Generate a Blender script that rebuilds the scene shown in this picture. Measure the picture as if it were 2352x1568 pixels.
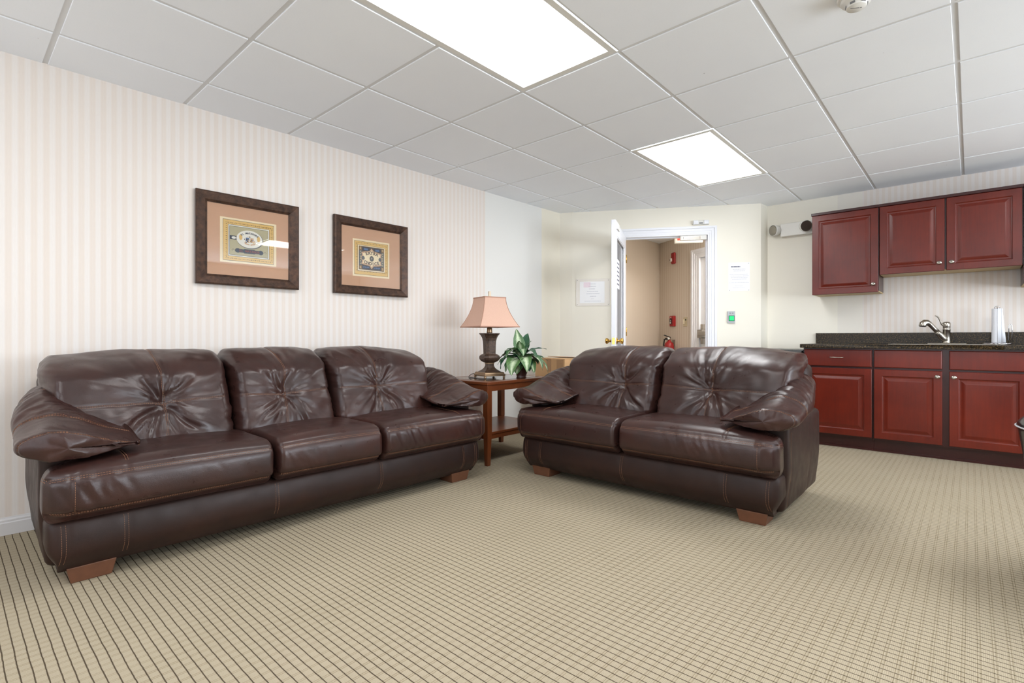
import bpy, bmesh, math, random
import numpy as np
from mathutils import Vector, Matrix, noise
from mathutils.bvhtree import BVHTree

for o in list(bpy.data.objects): bpy.data.objects.remove(o)
S = bpy.context.scene
C = S.collection
PI = math.pi

# ------------------------------------------------------------------ camera
cam_d = bpy.data.cameras.new('camera'); cam = bpy.data.objects.new('camera', cam_d); C.objects.link(cam)
cam.location = (0, 0, 0.951)
cam.rotation_euler = (PI/2, 0, 0.7285)
cam_d.sensor_width = 36; cam_d.sensor_fit = 'HORIZONTAL'
cam_d.lens = 1174.9/2352*36
cam_d.shift_x = -6.4/2352; cam_d.shift_y = -7.7/2352
cam_d.clip_start = 0.05; cam_d.clip_end = 200
S.camera = cam
# ------------------------------------------------------------------ view
S.view_settings.view_transform = 'Standard'; S.view_settings.look = 'None'
S.view_settings.gamma = 1; S.view_settings.use_curve_mapping = False
S.view_settings.exposure = -0.14
# ------------------------------------------------------------------ sky outside the windows
W = bpy.data.worlds.new('world'); S.world = W; W.use_nodes = True
wn = W.node_tree.nodes; wl = W.node_tree.links
bg = wn['Background']; bg.inputs[0].default_value = (0.75, 0.86, 1.0, 1); bg.inputs[1].default_value = 2.0
LAMP_E = 13.0          # emission of the troffer diffusers
CZ = 2.3334            # ceiling height

def area(name, loc, rot, sx, sy, power, col):
    l = bpy.data.lights.new(name, 'AREA'); l.shape = 'RECTANGLE'; l.size = sx; l.size_y = sy
    l.energy = power; l.color = col
    o = bpy.data.objects.new(name, l); C.objects.link(o); o.location = loc; o.rotation_euler = rot
    return o
# daylight coming through the two banks of windows (right wall, wall behind the camera)
area('daylight_right', (3.80, 3.3, 1.30), (0, PI/2+0.40, 0), 1.5, 3.9, 330, (0.84, 0.92, 1.0))
area('daylight_back', (-0.9, -2.60, 1.30), (PI/2+0.40, 0, 0), 3.9, 1.5, 90, (0.88, 0.94, 1.0))

# ------------------------------------------------------------------ material helpers
def lin(c):
    c = c/255.0
    return c/12.92 if c <= 0.04045 else ((c+0.055)/1.055)**2.4
def rgb(r, g, b): return (lin(r), lin(g), lin(b), 1)

class NT:
    def __init__(s, name):
        s.m = bpy.data.materials.new(name); s.m.use_nodes = True
        s.t = s.m.node_tree; s.n = s.t.nodes; s.l = s.t.links
        s.b = s.n['Principled BSDF']; s.out = s.n['Material Output']
    def node(s, typ, **kw):
        n = s.n.new(typ)
        for k, v in kw.items(): setattr(n, k, v)
        return n
    def link(s, a, b): s.l.new(a, b)
    def val(s, inp, v):
        if hasattr(v, 'is_output') or isinstance(v, bpy.types.NodeSocket): s.l.new(v, inp)
        else: inp.default_value = v
    def math(s, op, a, b=None, c=None, clamp=False):
        n = s.node('ShaderNodeMath', operation=op); n.use_clamp = clamp
        s.val(n.inputs[0], a)
        if b is not None: s.val(n.inputs[1], b)
        if c is not None: s.val(n.inputs[2], c)
        return n.outputs[0]
    def mix(s, f, a, b, mode='MIX'):
        n = s.node('ShaderNodeMix', data_type='RGBA', blend_type=mode)
        s.val(n.inputs[0], f); s.val(n.inputs[6], a); s.val(n.inputs[7], b)
        return n.outputs[2]
    def coord(s, kind='Object'):
        return s.node('ShaderNodeTexCoord').outputs[kind]
    def xyz(s, v):
        n = s.node('ShaderNodeSeparateXYZ'); s.l.new(v, n.inputs[0]); return n.outputs
    def mapping(s, v, scale=(1,1,1), rot=(0,0,0), loc=(0,0,0)):
        n = s.node('ShaderNodeMapping'); s.l.new(v, n.inputs[0])
        n.inputs['Scale'].default_value = scale; n.inputs['Rotation'].default_value = rot; n.inputs['Location'].default_value = loc
        return n.outputs[0]
    def noise(s, v, scale=5, detail=3, rough=0.5):
        n = s.node('ShaderNodeTexNoise'); s.l.new(v, n.inputs['Vector'])
        n.inputs['Scale'].default_value = scale; n.inputs['Detail'].default_value = detail; n.inputs['Roughness'].default_value = rough
        return n.outputs[0]
    def voro(s, v, scale=5, feat='F1'):
        n = s.node('ShaderNodeTexVoronoi', feature=feat); s.l.new(v, n.inputs['Vector']); n.inputs['Scale'].default_value = scale
        return n.outputs[0]
    def ramp(s, f, stops):
        n = s.node('ShaderNodeValToRGB'); s.l.new(f, n.inputs[0]); e = n.color_ramp.elements
        while len(e) < len(stops): e.new(0.5)
        for i, (p, c) in enumerate(stops): e[i].position = p; e[i].color = c
        return n.outputs[0]
    def rng(s, v, a, b, c=0, d=1):
        n = s.node('ShaderNodeMapRange'); s.val(n.inputs[0], v)
        for i, x in enumerate((a, b, c, d)): n.inputs[i+1].default_value = x
        return n.outputs[0]
    def bump(s, h, strength=0.3, dist=0.002):
        n = s.node('ShaderNodeBump'); s.l.new(h, n.inputs['Height']); n.inputs['Strength'].default_value = strength; n.inputs['Distance'].default_value = dist
        s.l.new(n.outputs[0], s.b.inputs['Normal'])
    def set(s, col=None, rough=None, metal=None, spec=None):
        if col is not None: s.val(s.b.inputs['Base Color'], col)
        if rough is not None: s.val(s.b.inputs['Roughness'], rough)
        if metal is not None: s.val(s.b.inputs['Metallic'], metal)
        if spec is not None: s.val(s.b.inputs['Specular IOR Level'], spec)
        return s.m

def plain(name, col, rough=0.5, metal=0.0, var=0.06, scale=8, bump=0.0, spec=0.5):
    t = NT(name); co = t.coord()
    n = t.noise(co, scale, 3)
    dark = tuple(c*(1-var) for c in col[:3])+(1,); lite = tuple(min(1, c*(1+var)) for c in col[:3])+(1,)
    t.set(t.mix(n, dark, lite), rough, metal, spec)
    if bump: t.bump(t.noise(co, scale*30, 2), bump, 0.001)
    return t.m

def emit(name, col, strength):
    t = NT(name); t.b.inputs['Base Color'].default_value = col
    t.b.inputs['Emission Color'].default_value = col; t.b.inputs['Emission Strength'].default_value = strength
    return t.m

M = {}
# leather
def leather(name, c1, c2, c3, rough=0.36, grain=0.12, spec=0.45):
    t = NT(name); co = t.coord()
    big = t.noise(co, 3.5, 4, 0.6); med = t.noise(co, 14, 2, 0.5)
    col = t.mix(t.rng(big, 0.35, 0.68), c1, c2)
    col = t.mix(t.math('MULTIPLY', t.rng(med, 0.45, 0.75), 0.6), col, c3)
    t.set(col, t.rng(med, 0.3, 0.7, rough-0.03, rough+0.08), 0, spec)
    g = t.voro(co, 320); g2 = t.noise(co, 90, 1)
    wr = t.noise(t.mapping(co, (9, 9, 26)), 3, 4, 0.6)
    t.bump(t.math('ADD', t.math('MULTIPLY', g, 0.35), t.math('MULTIPLY', g2, 0.5)), grain, 0.003)
    return t.m
M['leather'] = leather('leather_brown', rgb(50, 31, 28), rgb(64, 37, 31), rgb(38, 26, 25), 0.30)
M['leather_dark'] = leather('leather_panel_brown', rgb(44, 29, 25), rgb(52, 33, 27), rgb(36, 26, 24), 0.42, 0.08, 0.28)
M['thread'] = plain('stitch_thread_tan', rgb(140, 98, 72), 0.7)
M['foot'] = plain('sofa_foot_wood', rgb(106, 67, 46), 0.5, 0, 0.25, 30)

# cherry cabinet wood
def wood(name, c1, c2, c3, rough=0.3, sc=(1, 1, 1), coat=0.3):
    t = NT(name); co = t.mapping(t.coord(), sc)
    a = t.noise(co, 2.2, 4, 0.6); b = t.noise(t.mapping(co, (30, 30, 2)), 2.5, 4, 0.65)
    col = t.mix(t.rng(a, 0.3, 0.7), c1, c2); col = t.mix(t.math('MULTIPLY', t.rng(b, 0.4, 0.8), 0.35), col, c3)
    t.set(col, rough, 0, 0.38); t.b.inputs['Coat Weight'].default_value = coat; t.b.inputs['Coat Roughness'].default_value = 0.18
    t.bump(b, 0.06, 0.001)
    return t.m
M['cherry'] = wood('cherry_wood', rgb(82, 22, 12), rgb(112, 35, 19), rgb(58, 16, 10), 0.30, (1, 1, 1), 0.06)
M['cherry_dark'] = wood('cherry_wood_dark', rgb(50, 17, 16), rgb(62, 20, 18), rgb(40, 13, 13), 0.35)
M['table_wood'] = wood('walnut_stained_wood', rgb(98, 50, 26), rgb(124, 66, 34), rgb(74, 36, 20), 0.32)
M['cab_under'] = plain('cabinet_underside_birch', rgb(196, 172, 128), 0.6)
# granite
t = NT('dark_granite'); co = t.coord()
v = t.voro(co, 210); n1 = t.noise(co, 120, 4, 0.7); n2 = t.noise(co, 330, 3, 0.7)
col = t.ramp(n1, [(0.40, rgb(20, 17, 13)), (0.52, rgb(52, 42, 28)), (0.62, rgb(104, 82, 50)), (0.74, rgb(160, 140, 100))])
col = t.mix(t.rng(n2, 0.5, 0.62), col, rgb(16, 14, 12))
t.set(col, 0.25, 0, 0.22); M['granite'] = t.m
M['steel'] = plain('brushed_nickel', rgb(176, 170, 160), 0.28, 1.0, 0.05, 40)
M['chrome'] = plain('chrome', rgb(205, 205, 208), 0.1, 1.0, 0.03)
M['brass'] = plain('polished_brass', rgb(212, 170, 88), 0.16, 1.0, 0.05)
M['white_paint'] = plain('white_trim_paint', rgb(232, 233, 238), 0.35, 0, 0.015)
M['white_plastic'] = plain('white_plastic', rgb(226, 224, 218), 0.4, 0, 0.02)
M['dark_plastic'] = plain('dark_plastic', rgb(22, 22, 24), 0.35)
M['grey_plastic'] = plain('grey_plastic', rgb(120, 120, 122), 0.4)
M['base_paint'] = plain('baseboard_paint', rgb(214, 212, 212), 0.4, 0, 0.02)
M['red_plastic'] = plain('alarm_red_plastic', rgb(150, 26, 28), 0.4)
M['paper'] = plain('white_paper', rgb(240, 240, 242), 0.8, 0, 0.01)
M['ink'] = plain('printed_ink', rgb(104, 106, 122), 0.8)
M['ink_soft'] = plain('printed_ink_faint', rgb(188, 188, 198), 0.8)
M['ink_pink'] = plain('printed_ink_pink', rgb(236, 220, 228), 0.8)
M['cardboard'] = plain('cardboard', rgb(196, 156, 112), 0.8, 0, 0.07, 14)
M['cardboard_tape'] = plain('worn_packing_tape', rgb(168, 130, 92), 0.55, 0, 0.15, 60)
M['towel'] = plain('paper_towel', rgb(236, 238, 244), 0.9, 0, 0.02, 60, 0.3)
M['black_vinyl'] = plain('glossy_black_vinyl', rgb(20, 20, 24), 0.18)
M['fridge'] = plain('black_appliance_enamel', rgb(14, 14, 15), 0.3)

# wallpaper and paints
def wallpaper(name, axis, hi, lo, phase=0.0, period=0.0455):
    t = NT(name); co = t.coord(); x = t.xyz(co)[axis]
    w = t.math('SINE', t.math('MULTIPLY', t.math('ADD', x, phase), 2*PI/period))
    s = t.rng(w, -0.55, 0.75)
    w2 = t.math('SINE', t.math('MULTIPLY', x, 2*PI/period*3.0))
    s = t.math('ADD', t.math('MULTIPLY', s, 0.85), t.math('MULTIPLY', t.rng(w2, -1, 1), 0.15))
    fine = t.noise(t.mapping(co, (260, 260, 30)), 1, 2)
    bl = t.noise(co, 0.8, 2)
    s = t.math('MULTIPLY', s, t.rng(bl, 0.3, 0.7, 0.75, 1.1), clamp=True)
    col = t.mix(s, lo, hi)
    col = t.mix(t.rng(fine, 0.3, 0.7, 0.0, 0.08), col, rgb(200, 190, 184))
    t.set(col, 0.62, 0, 0.3); return t.m
HI = rgb(231, 225, 220); LO = rgb(226, 215, 205)
M['paper_y'] = wallpaper('striped_wallpaper', 1, HI, LO)
M['paper_x'] = wallpaper('striped_wallpaper_kitchen', 0, HI, LO)
M['paper_hall'] = wallpaper('striped_wallpaper_vestibule', 1, rgb(216, 205, 192), rgb(206, 191, 174), 0, 0.024)
def paint(name, c, sc=1.2):
    t = NT(name); co = t.coord(); n = t.noise(co, sc, 3); f = t.noise(co, 160, 2)
    t.set(t.mix(n, tuple(k*0.97 for k in c[:3])+(1,), c), 0.6, 0, 0.3); t.bump(f, 0.05, 0.001); return t.m
M['cream'] = paint('cream_wall_paint', rgb(238, 233, 220))
M['cream_light'] = paint('light_cream_wall_paint', rgb(236, 230, 214))
M['cool_white'] = paint('cool_white_wall_patch', rgb(229, 228, 224)); M['pale_patch'] = paint('pale_wall_patch', rgb(231, 226, 216))

# ceiling tile
t = NT('acoustic_ceiling_tile'); co = t.coord()
sp = t.noise(co, 330, 2, 0.6); bl = t.noise(co, 1.3, 3); st = t.voro(t.mapping(co, (1, 1, 1)), 5.5)
col = t.mix(t.rng(bl, 0.3, 0.7), rgb(243, 246, 251), rgb(247, 250, 254))
col = t.mix(t.rng(sp, 0.62, 0.75, 0, 0.16), col, rgb(150, 148, 142))
col = t.mix(t.rng(st, 0.022, 0.014, 0, 0.6), col, rgb(120, 112, 100))
t.set(col, 0.9, 0, 0.1); t.bump(sp, 0.25, 0.001); M['tile'] = t.m
M['grid'] = plain('painted_steel_grid', rgb(224, 225, 226), 0.45, 0, 0.02)
M['diffuser'] = emit('troffer_diffuser', (0.98, 0.99, 1.0, 1), LAMP_E)

# carpet
t = NT('striped_loop_carpet'); co = t.coord(); X, Y, Z = t.xyz(co)
wob = t.math('MULTIPLY', t.math('SUBTRACT', t.noise(co, 9, 2), 0.5), 0.004)
wob2 = t.math('MULTIPLY', t.math('SUBTRACT', t.noise(co, 60, 1), 0.5), 0.0016)
yy = t.math('ADD', t.math('ADD', Y, wob), wob2)
fr = t.math('ABSOLUTE', t.math('SUBTRACT', t.math('FRACT', t.math('DIVIDE', yy, 0.0267)), 0.5))
dark = t.rng(fr, 0.075, 0.045)
xx = t.math('ADD', X, t.math('MULTIPLY', wob, 0.7))
fx = t.math('FRACT', t.math('DIVIDE', xx, 0.0352))
pa = t.rng(t.math('ABSOLUTE', t.math('SUBTRACT', fx, 0.40)), 0.05, 0.025)
pb = t.rng(t.math('ABSOLUTE', t.math('SUBTRACT', fx, 0.60)), 0.05, 0.025)
pair = t.math('ADD', pa, pb, clamp=True)
rib = t.math('SINE', t.math('MULTIPLY', X, 2*PI/0.0045))
ln = t.noise(co, 420, 2, 0.7); bl = t.noise(co, 2.2, 3)
col = t.mix(bl, rgb(171, 160, 138), rgb(182, 171, 150))
col = t.mix(t.rng(ln, 0.35, 0.7, 0, 0.35), col, rgb(142, 126, 100))
col = t.mix(t.rng(rib, -1, 1, 0.0, 0.16), col, rgb(128, 112, 86))
col = t.mix(t.math('MULTIPLY', pair, t.rng(t.noise(co, 5, 2), 0.3, 0.7, 0.25, 0.55)), col, rgb(112, 98, 70))
col = t.mix(t.math('MULTIPLY', dark, 0.88), col, rgb(58, 46, 34))
t.set(col, 0.95, 0, 0.05)
h = t.math('ADD', t.math('MULTIPLY', ln, 0.6), t.math('MULTIPLY', rib, 0.25))
h = t.math('SUBTRACT', h, t.math('MULTIPLY', dark, 0.8))
t.bump(h, 0.5, 0.002); M['carpet'] = t.m

# ------------------------------------------------------------------ object helpers
def tag(o, label=None, cat=None, group=None, kind=None):
    if label: o['label'] = label
    if cat: o['category'] = cat
    if group: o['group'] = group
    if kind: o['kind'] = kind
    return o
def thing(name, label, cat, loc=(0,0,0), rz=0.0, group=None):
    o = bpy.data.objects.new(name, None); C.objects.link(o); o.location = loc; o.rotation_euler = (0,0,rz)
    o.empty_display_size = 0.1
    return tag(o, label, cat, group)

class MB:
    """collects simple shapes into one mesh"""
    def __init__(s): s.v = []; s.f = []; s.mi = []; s.cur = 0; s.sm = []
        
    def add(s, vs, fs, smooth=False):
        b = len(s.v); s.v += [tuple(v) for v in vs]
        for f in fs: s.f.append(tuple(b+i for i in f)); s.mi.append(s.cur); s.sm.append(smooth)
    def box(s, x0, x1, y0, y1, z0, z1, mtx=None):
        vs = [Vector((x, y, z)) for z in (z0, z1) for y in (y0, y1) for x in (x0, x1)]
        if mtx: vs = [mtx @ v for v in vs]
        s.add(vs, [(0,2,3,1), (4,5,7,6), (0,1,5,4), (2,6,7,3), (0,4,6,2), (1,3,7,5)])
    def loft(s, secs, closed=True, caps=True, smooth=True):
        n = len(secs[0]); vs = [p for r in secs for p in r]; fs = []
        for k in range(len(secs)-1):
            for i in range(n if closed else n-1):
                j = (i+1) % n
                fs.append((k*n+i, k*n+j, (k+1)*n+j, (k+1)*n+i))
        b = len(s.v); s.add(vs, fs, smooth)
        if caps:
            s.f.append(tuple(b+i for i in reversed(range(n)))); s.mi.append(s.cur); s.sm.append(False)
            s.f.append(tuple(b+(len(secs)-1)*n+i for i in range(n))); s.mi.append(s.cur); s.sm.append(False)
    def lathe(s, prof, n=32, cx=0, cy=0, mtx=None, smooth=True):
        secs = []
        for r, z in prof:
            ring = [Vector((cx+r*math.cos(2*PI*i/n), cy+r*math.sin(2*PI*i/n), z)) for i in range(n)]
            if mtx: ring = [mtx @ p for p in ring]
            secs.append(ring)
        s.loft(secs, smooth=smooth)
    def tube(s, pts, r, n=10, smooth=True):
        pts = [Vector(p) for p in pts]; secs = []
        rr = r if isinstance(r, (list, tuple)) else [r]*len(pts)
        t0 = (pts[1]-pts[0]).normalized()
        ref = Vector((0,0,1)) if abs(t0.z) < 0.9 else Vector((1,0,0))
        u = t0.cross(ref).normalized()
        for i, p in enumerate(pts):
            a = pts[max(i-1, 0)]; b = pts[min(i+1, len(pts)-1)]; tt = (b-a).normalized()
            u = (u - tt*u.dot(tt)).normalized(); w = tt.cross(u)
            secs.append([p + (u*math.cos(2*PI*k/n) + w*math.sin(2*PI*k/n))*rr[i] for k in range(n)])
        s.loft(secs, smooth=smooth)
    def build(s, name, mat, parent=None, bevel=0, seg=2, loc=None, rz=None, recalc=True):
        me = bpy.data.meshes.new(name); me.from_pydata(s.v, [], s.f)
        mats = mat if isinstance(mat, (list, tuple)) else [mat]
        for m in mats: me.materials.append(m)
        me.polygons.foreach_set('material_index', s.mi); me.polygons.foreach_set('use_smooth', s.sm)
        if recalc:
            bm = bmesh.new(); bm.from_mesh(me); bmesh.ops.recalc_face_normals(bm, faces=bm.faces); bm.to_mesh(me); bm.free()
        me.update()
        o = bpy.data.objects.new(name, me); C.objects.link(o)
        if parent: o.parent = parent
        if loc: o.location = loc
        if rz: o.rotation_euler = (0,0,rz)
        if bevel:
            m = o.modifiers.new('bevel', 'BEVEL'); m.width = bevel; m.segments = seg; m.limit_method = 'ANGLE'; m.angle_limit = math.radians(40)
            m.harden_normals = False
        return o
def np_obj(name, V, F, mat, parent=None, smooth=True):
    me = bpy.data.meshes.new(name); me.from_pydata(V.tolist(), [], F.tolist() if hasattr(F, 'tolist') else F)
    me.materials.append(mat)
    if smooth: me.polygons.foreach_set('use_smooth', [True]*len(me.polygons))
    me.update(); o = bpy.data.objects.new(name, me); C.objects.link(o)
    if parent: o.parent = parent
    return o
def arc_pts(c, r, a0, a1, n, f): return [f(c, r, a0+(a1-a0)*i/n) for i in range(n+1)]

def glyphs(txt, size, font_w=1.0, bold=0.0):
    """outline text as flat triangles: list of (verts2d, faces, advance_x) for one word"""
    cu = bpy.data.curves.new('t', 'FONT'); cu.body = txt; cu.size = size; cu.align_x = 'CENTER'; cu.align_y = 'CENTER'; cu.offset = bold
    cu.resolution_u = 3
    o = bpy.data.objects.new('t', cu); C.objects.link(o)
    bpy.context.view_layer.update()
    me = o.to_mesh(); vs = [(v.co.x*font_w, v.co.y) for v in me.vertices]; fs = [tuple(p.vertices) for p in me.polygons]
    o.to_mesh_clear(); bpy.data.objects.remove(o); bpy.data.curves.remove(cu)
    return vs, fs

# ================================================================== STRUCTURE
def struct(o, label=None):
    o['kind'] = 'structure'
    if label: o['label'] = label
    return o
def wall(name, p0, p1, z0, z1, th, spans, mats, holes=(), label=None):
    """wall from p0 to p1 (room on the right of the direction), thickness to the left; spans = [(s_end, material index)]"""
    p0 = Vector((p0[0], p0[1], 0)); p1 = Vector((p1[0], p1[1], 0)); L = (p1-p0).length; d = (p1-p0)/L; n = Vector((-d.y, d.x, 0))
    b = MB()
    cuts = sorted(set([0, L] + [s for s, _ in spans if s < L] + [h[0] for h in holes] + [h[1] for h in holes]))
    for a, c in zip(cuts[:-1], cuts[1:]):
        mid = (a+c)/2; b.cur = next((m for s, m in spans if mid < s), spans[-1][1])
        zs = [(z0, z1)]
        for h in holes:
            if h[0] < mid < h[1]:
                zs = [(z0, h[2]), (h[3], z1)] if h[2] > z0 else [(h[3], z1)]
        for q0, q1 in zs:
            vs = []
            for z in (q0, q1):
                for o_ in (0, th):
                    for s_ in (a, c): vs.append(p0 + d*s_ + n*o_ + Vector((0, 0, z)))
            b.add(vs, [(0,2,3,1), (4,5,7,6), (0,1,5,4), (2,6,7,3), (0,4,6,2), (1,3,7,5)])
    return struct(b.build(name, mats), label)

ZT = CZ + 0.004
wl0, wl1 = (-3.535, -2.2), (-3.402, 4.563)
LW = lambda y: -3.492 + 0.0197*y            # x of the left wall surface
wall('wall_left', wl0, wl1, 0, ZT, 0.1, [(2.2+3.42, 0), (2.2+4.25, 1), (99, 2)], [M['paper_y'], M['cool_white'], M['cream_light']],
     label='left wall, striped wallpaper, with a plain patch near the corner')
Bp = (-3.274, 4.618); Cp = (-1.61, 5.60)
wall('wall_corner', wl1, Bp, 0, ZT, 0.06, [(9, 0)], [M['cream']])
wall('wall_door', Bp, Cp, 0, ZT, 0.11, [(9, 0)], [M['cream']], holes=[(0.545, 1.43, 0, 2.05)], label='slanted cream wall with the doorway')
wall('wall_return', Cp, (-1.594, 5.765), 0, ZT, 0.06, [(9, 0)], [M['cream']])
wall('wall_kitchen', (-1.594, 5.765), (3.6, 5.80), 0, ZT, 0.1, [(0.63, 0), (0.83, 1), (99, 2)], [M['cream'], M['pale_patch'], M['paper_x']],
     label='kitchen wall, cream paint then striped wallpaper')
win_y = [(4.95, 3.75), (3.45, 2.25), (1.95, 0.75)]
wall('wall_right', (3.6, 5.80), (3.6, -2.2), 0, ZT, 0.1, [(99, 0)], [M['paper_y']], holes=[(5.80-a, 5.80-b_, 0.75, 2.06) for a, b_ in win_y])
win_x = [(1.2, 0.0), (-0.3, -1.5), (-1.8, -3.0)]
wall('wall_back', (3.6, -2.2), (-3.535, -2.2), 0, ZT, 0.1, [(99, 0)], [M['paper_x']], holes=[(3.6-a, 3.6-b_, 0.75, 2.06) for a, b_ in win_x])
# vestibule walls
Vc = (-3.41, 6.997)
wall('wall_vestibule_left', (-3.41, 4.66), Vc, 0, ZT, 0.1, [(9, 0)], [M['paper_hall']])
vd = Vector((0.8698, -0.4934, 0)); vn = Vector((-0.4934, -0.8698, 0))     # along the wall, towards the viewer
Ve = (Vc[0]+vd.x*2.13, Vc[1]+vd.y*2.13)
wall('wall_vestibule_back', Vc, Ve, 0, ZT, 0.1, [(9, 0)], [M['paper_hall']], holes=[(0.86, 1.80, 0, 2.03)], label='vestibule wall with the white exit door')
b = MB(); b.box(-3.7, 3.75, -2.35, 7.2, -0.06, 0); struct(b.build('floor', M['carpet']), 'beige carpet with thin dark pin stripes')

# ceiling: grooved grid of drop-in tiles
GX = [-3.1003+0.6096*i for i in range(-1, 13)]; GY = [0.3477+0.6096*j for j in range(-5, 13)]
FIX = [(2, 1), (2, 5), (6, 4), (6, 0), (2, -3), (6, -4)]       # column i, row j of the lower corner, two cells long
fixcells = set()
for i, j in FIX: fixcells |= {(i, j), (i, j+1)}
b = MB()
XB = (-3.62, 3.68); YB = (-2.28, 7.15)
for ii in range(-1, 13):
    x0 = -3.1003+0.6096*ii; x1 = x0+0.6096
    for jj in range(-5, 12):
        y0 = 0.3477+0.6096*jj; y1 = y0+0.6096
        if (ii, jj) in fixcells: continue
        a0, a1, c0, c1 = max(x0+0.011, XB[0]), min(x1-0.011, XB[1]), max(y0+0.011, YB[0]), min(y1-0.011, YB[1])
        if a1-a0 < 0.02 or c1-c0 < 0.02: continue
        k = 0.0015
        vs = [(a0, c0, CZ+0.012), (a1, c0, CZ+0.012), (a1, c1, CZ+0.012), (a0, c1, CZ+0.012),
              (a0, c0, CZ+k), (a1, c0, CZ+k), (a1, c1, CZ+k), (a0, c1, CZ+k),
              (a0+k, c0+k, CZ), (a1-k, c0+k, CZ), (a1-k, c1-k, CZ), (a0+k, c1-k, CZ)]
        b.add(vs, [(8, 9, 10, 11)] + [(q, (q+1) % 4, 4+(q+1) % 4, 4+q) for q in range(4)] + [(4+q, 4+(q+1) % 4, 8+(q+1) % 4, 8+q) for q in range(4)])
ceil_o = struct(b.build('ceiling', M['tile']), 'white drop ceiling of square speckled tiles')
b = MB(); xs = sorted(set([XB[0], XB[1]] + [-3.1003+0.6096*i for i in range(0, 12)])); ys = sorted(set([YB[0], YB[1]] + [0.3477+0.6096*j for j in range(-4, 12) if 0.3477+0.6096*j < YB[1]]))
for x0, x1 in zip(xs[:-1], xs[1:]):
    ii = round(((x0+x1)/2+3.1003)/0.6096-0.5)
    for y0, y1 in zip(ys[:-1], ys[1:]):
        jj = round(((y0+y1)/2-0.3477)/0.6096-0.5)
        if (ii, jj) in fixcells: continue
        b.box(x0, x1, y0, y1, CZ+0.005, CZ+0.03)
g = struct(b.build('grid', M['grid'], ceil_o)); 

# fluorescent troffers
FL = ['large lit ceiling light nearest the camera, cut by the top edge', 'lit ceiling light panel farther away, above the loveseat']
for n_, (i, j) in enumerate(FIX):
    x0 = -3.1003+0.6096*i; y0 = 0.3477+0.6096*j
    lab = FL[n_] if n_ < 2 else None
    cx, cy = x0+0.3048, y0+0.6096
    t_ = thing('ceiling_light', lab or ['lit ceiling light beyond the right edge near the kitchen', 'lit ceiling light beyond the right edge near the windows', 'lit ceiling light behind the camera on the left', 'lit ceiling light behind the camera on the right'][n_-2], 'ceiling light', (cx, cy, CZ), 0, 'recessed fluorescent ceiling lights')
    hx, hy = 0.3048-0.006, 0.6096-0.006
    f = MB()
    for r0, r1, z0, z1 in ((0, 0.026, 0.0, 0.004), (0.026, 0.030, 0.0, 0.012)):
        X0, X1, Y0, Y1 = -hx+r0, hx-r0, -hy+r0, hy-r0; x_, X_, y_, Y_ = -hx+r1, hx-r1, -hy+r1, hy-r1
        f.box(X0, x_, Y0, Y1, z0, z1); f.box(X_, X1, Y0, Y1, z0, z1); f.box(x_, X_, Y0, y_, z0, z1); f.box(x_, X_, Y_, Y1, z0, z1)
    f.build('frame', M['white_plastic'], t_)
    f = MB(); f.box(-hx+0.028, hx-0.028, -hy+0.028, hy-0.028, 0.006, 0.03); f.build('diffuser', M['diffuser'], t_)

# baseboards
def board(name, p0, p1, h=0.085, th=0.013, holes=()):
    p0 = Vector((*p0, 0)); p1 = Vector((*p1, 0)); L = (p1-p0).length; d = (p1-p0)/L; n = Vector((d.y, -d.x, 0)); b = MB()
    cuts = [0]+[v for h_ in holes for v in h_]+[L]
    for a, c in zip(cuts[::2], cuts[1::2]):
        prof = [(0.001, 0), (th, 0), (th, h*0.68), (th*0.75, h*0.74), (th*0.75, h*0.84), (th*0.35, h*0.93), (0.003, h), (0.001, h)]
        b.loft([[p0+d*s+n*o+Vector((0, 0, z)) for o, z in prof] for s in (a, c)], smooth=False)
    return struct(b.build(name, M['base_paint']))
board('baseboard_left', wl0, wl1); board('baseboard_corner', wl1, Bp)
board('baseboard_door', Bp, Cp, holes=[(0.47, 1.505)]); board('baseboard_kitchen', (-1.594, 5.765), (-1.16, 5.768))
board('baseboard_vestibule_left', (-3.41, 4.66), Vc); board('baseboard_vestibule_back', Vc, Ve, holes=[(0.74, 1.92)])

# windows (behind / beside the viewer)
t = NT('window_pane'); t.n.remove(t.b); tr = t.node('ShaderNodeBsdfTransparent'); gl = t.node('ShaderNodeBsdfGlossy'); gl.inputs['Roughness'].default_value = 0.02
mx = t.node('ShaderNodeMixShader'); mx.inputs[0].default_value = 0.08; t.link(tr.outputs[0], mx.inputs[1]); t.link(gl.outputs[0], mx.inputs[2]); t.link(mx.outputs[0], t.out.inputs[0]); M['pane'] = t.m
wi = 0
for side, rngs in (('r', win_y), ('b', win_x)):
    for a, c in rngs:
        wi += 1; lo, hi = min(a, c), max(a, c); f = MB(); p = MB()
        def bx(u0, u1, z0, z1, d0, d1, q):
            if side == 'r': q.box(3.6+d0, 3.6+d1, u0, u1, z0, z1)
            else: q.box(u0, u1, -2.2-d1, -2.2-d0, z0, z1)
        bx(lo, lo+0.05, 0.75, 2.06, -0.01, 0.09, f); bx(hi-0.05, hi, 0.75, 2.06, -0.01, 0.09, f)
        bx(lo+0.05, hi-0.05, 0.75, 0.80, -0.01, 0.09, f); bx(lo+0.05, hi-0.05, 2.01, 2.06, -0.01, 0.09, f)
        bx(lo+0.05, hi-0.05, 1.385, 1.425, 0.02, 0.07, f)
        bx(lo+0.05, hi-0.05, 0.80, 2.01, 0.045, 0.049, p)
        w_ = struct(f.build('window_%d' % wi, M['white_paint'])); p.build('pane', M['pane'], w_)

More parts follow.
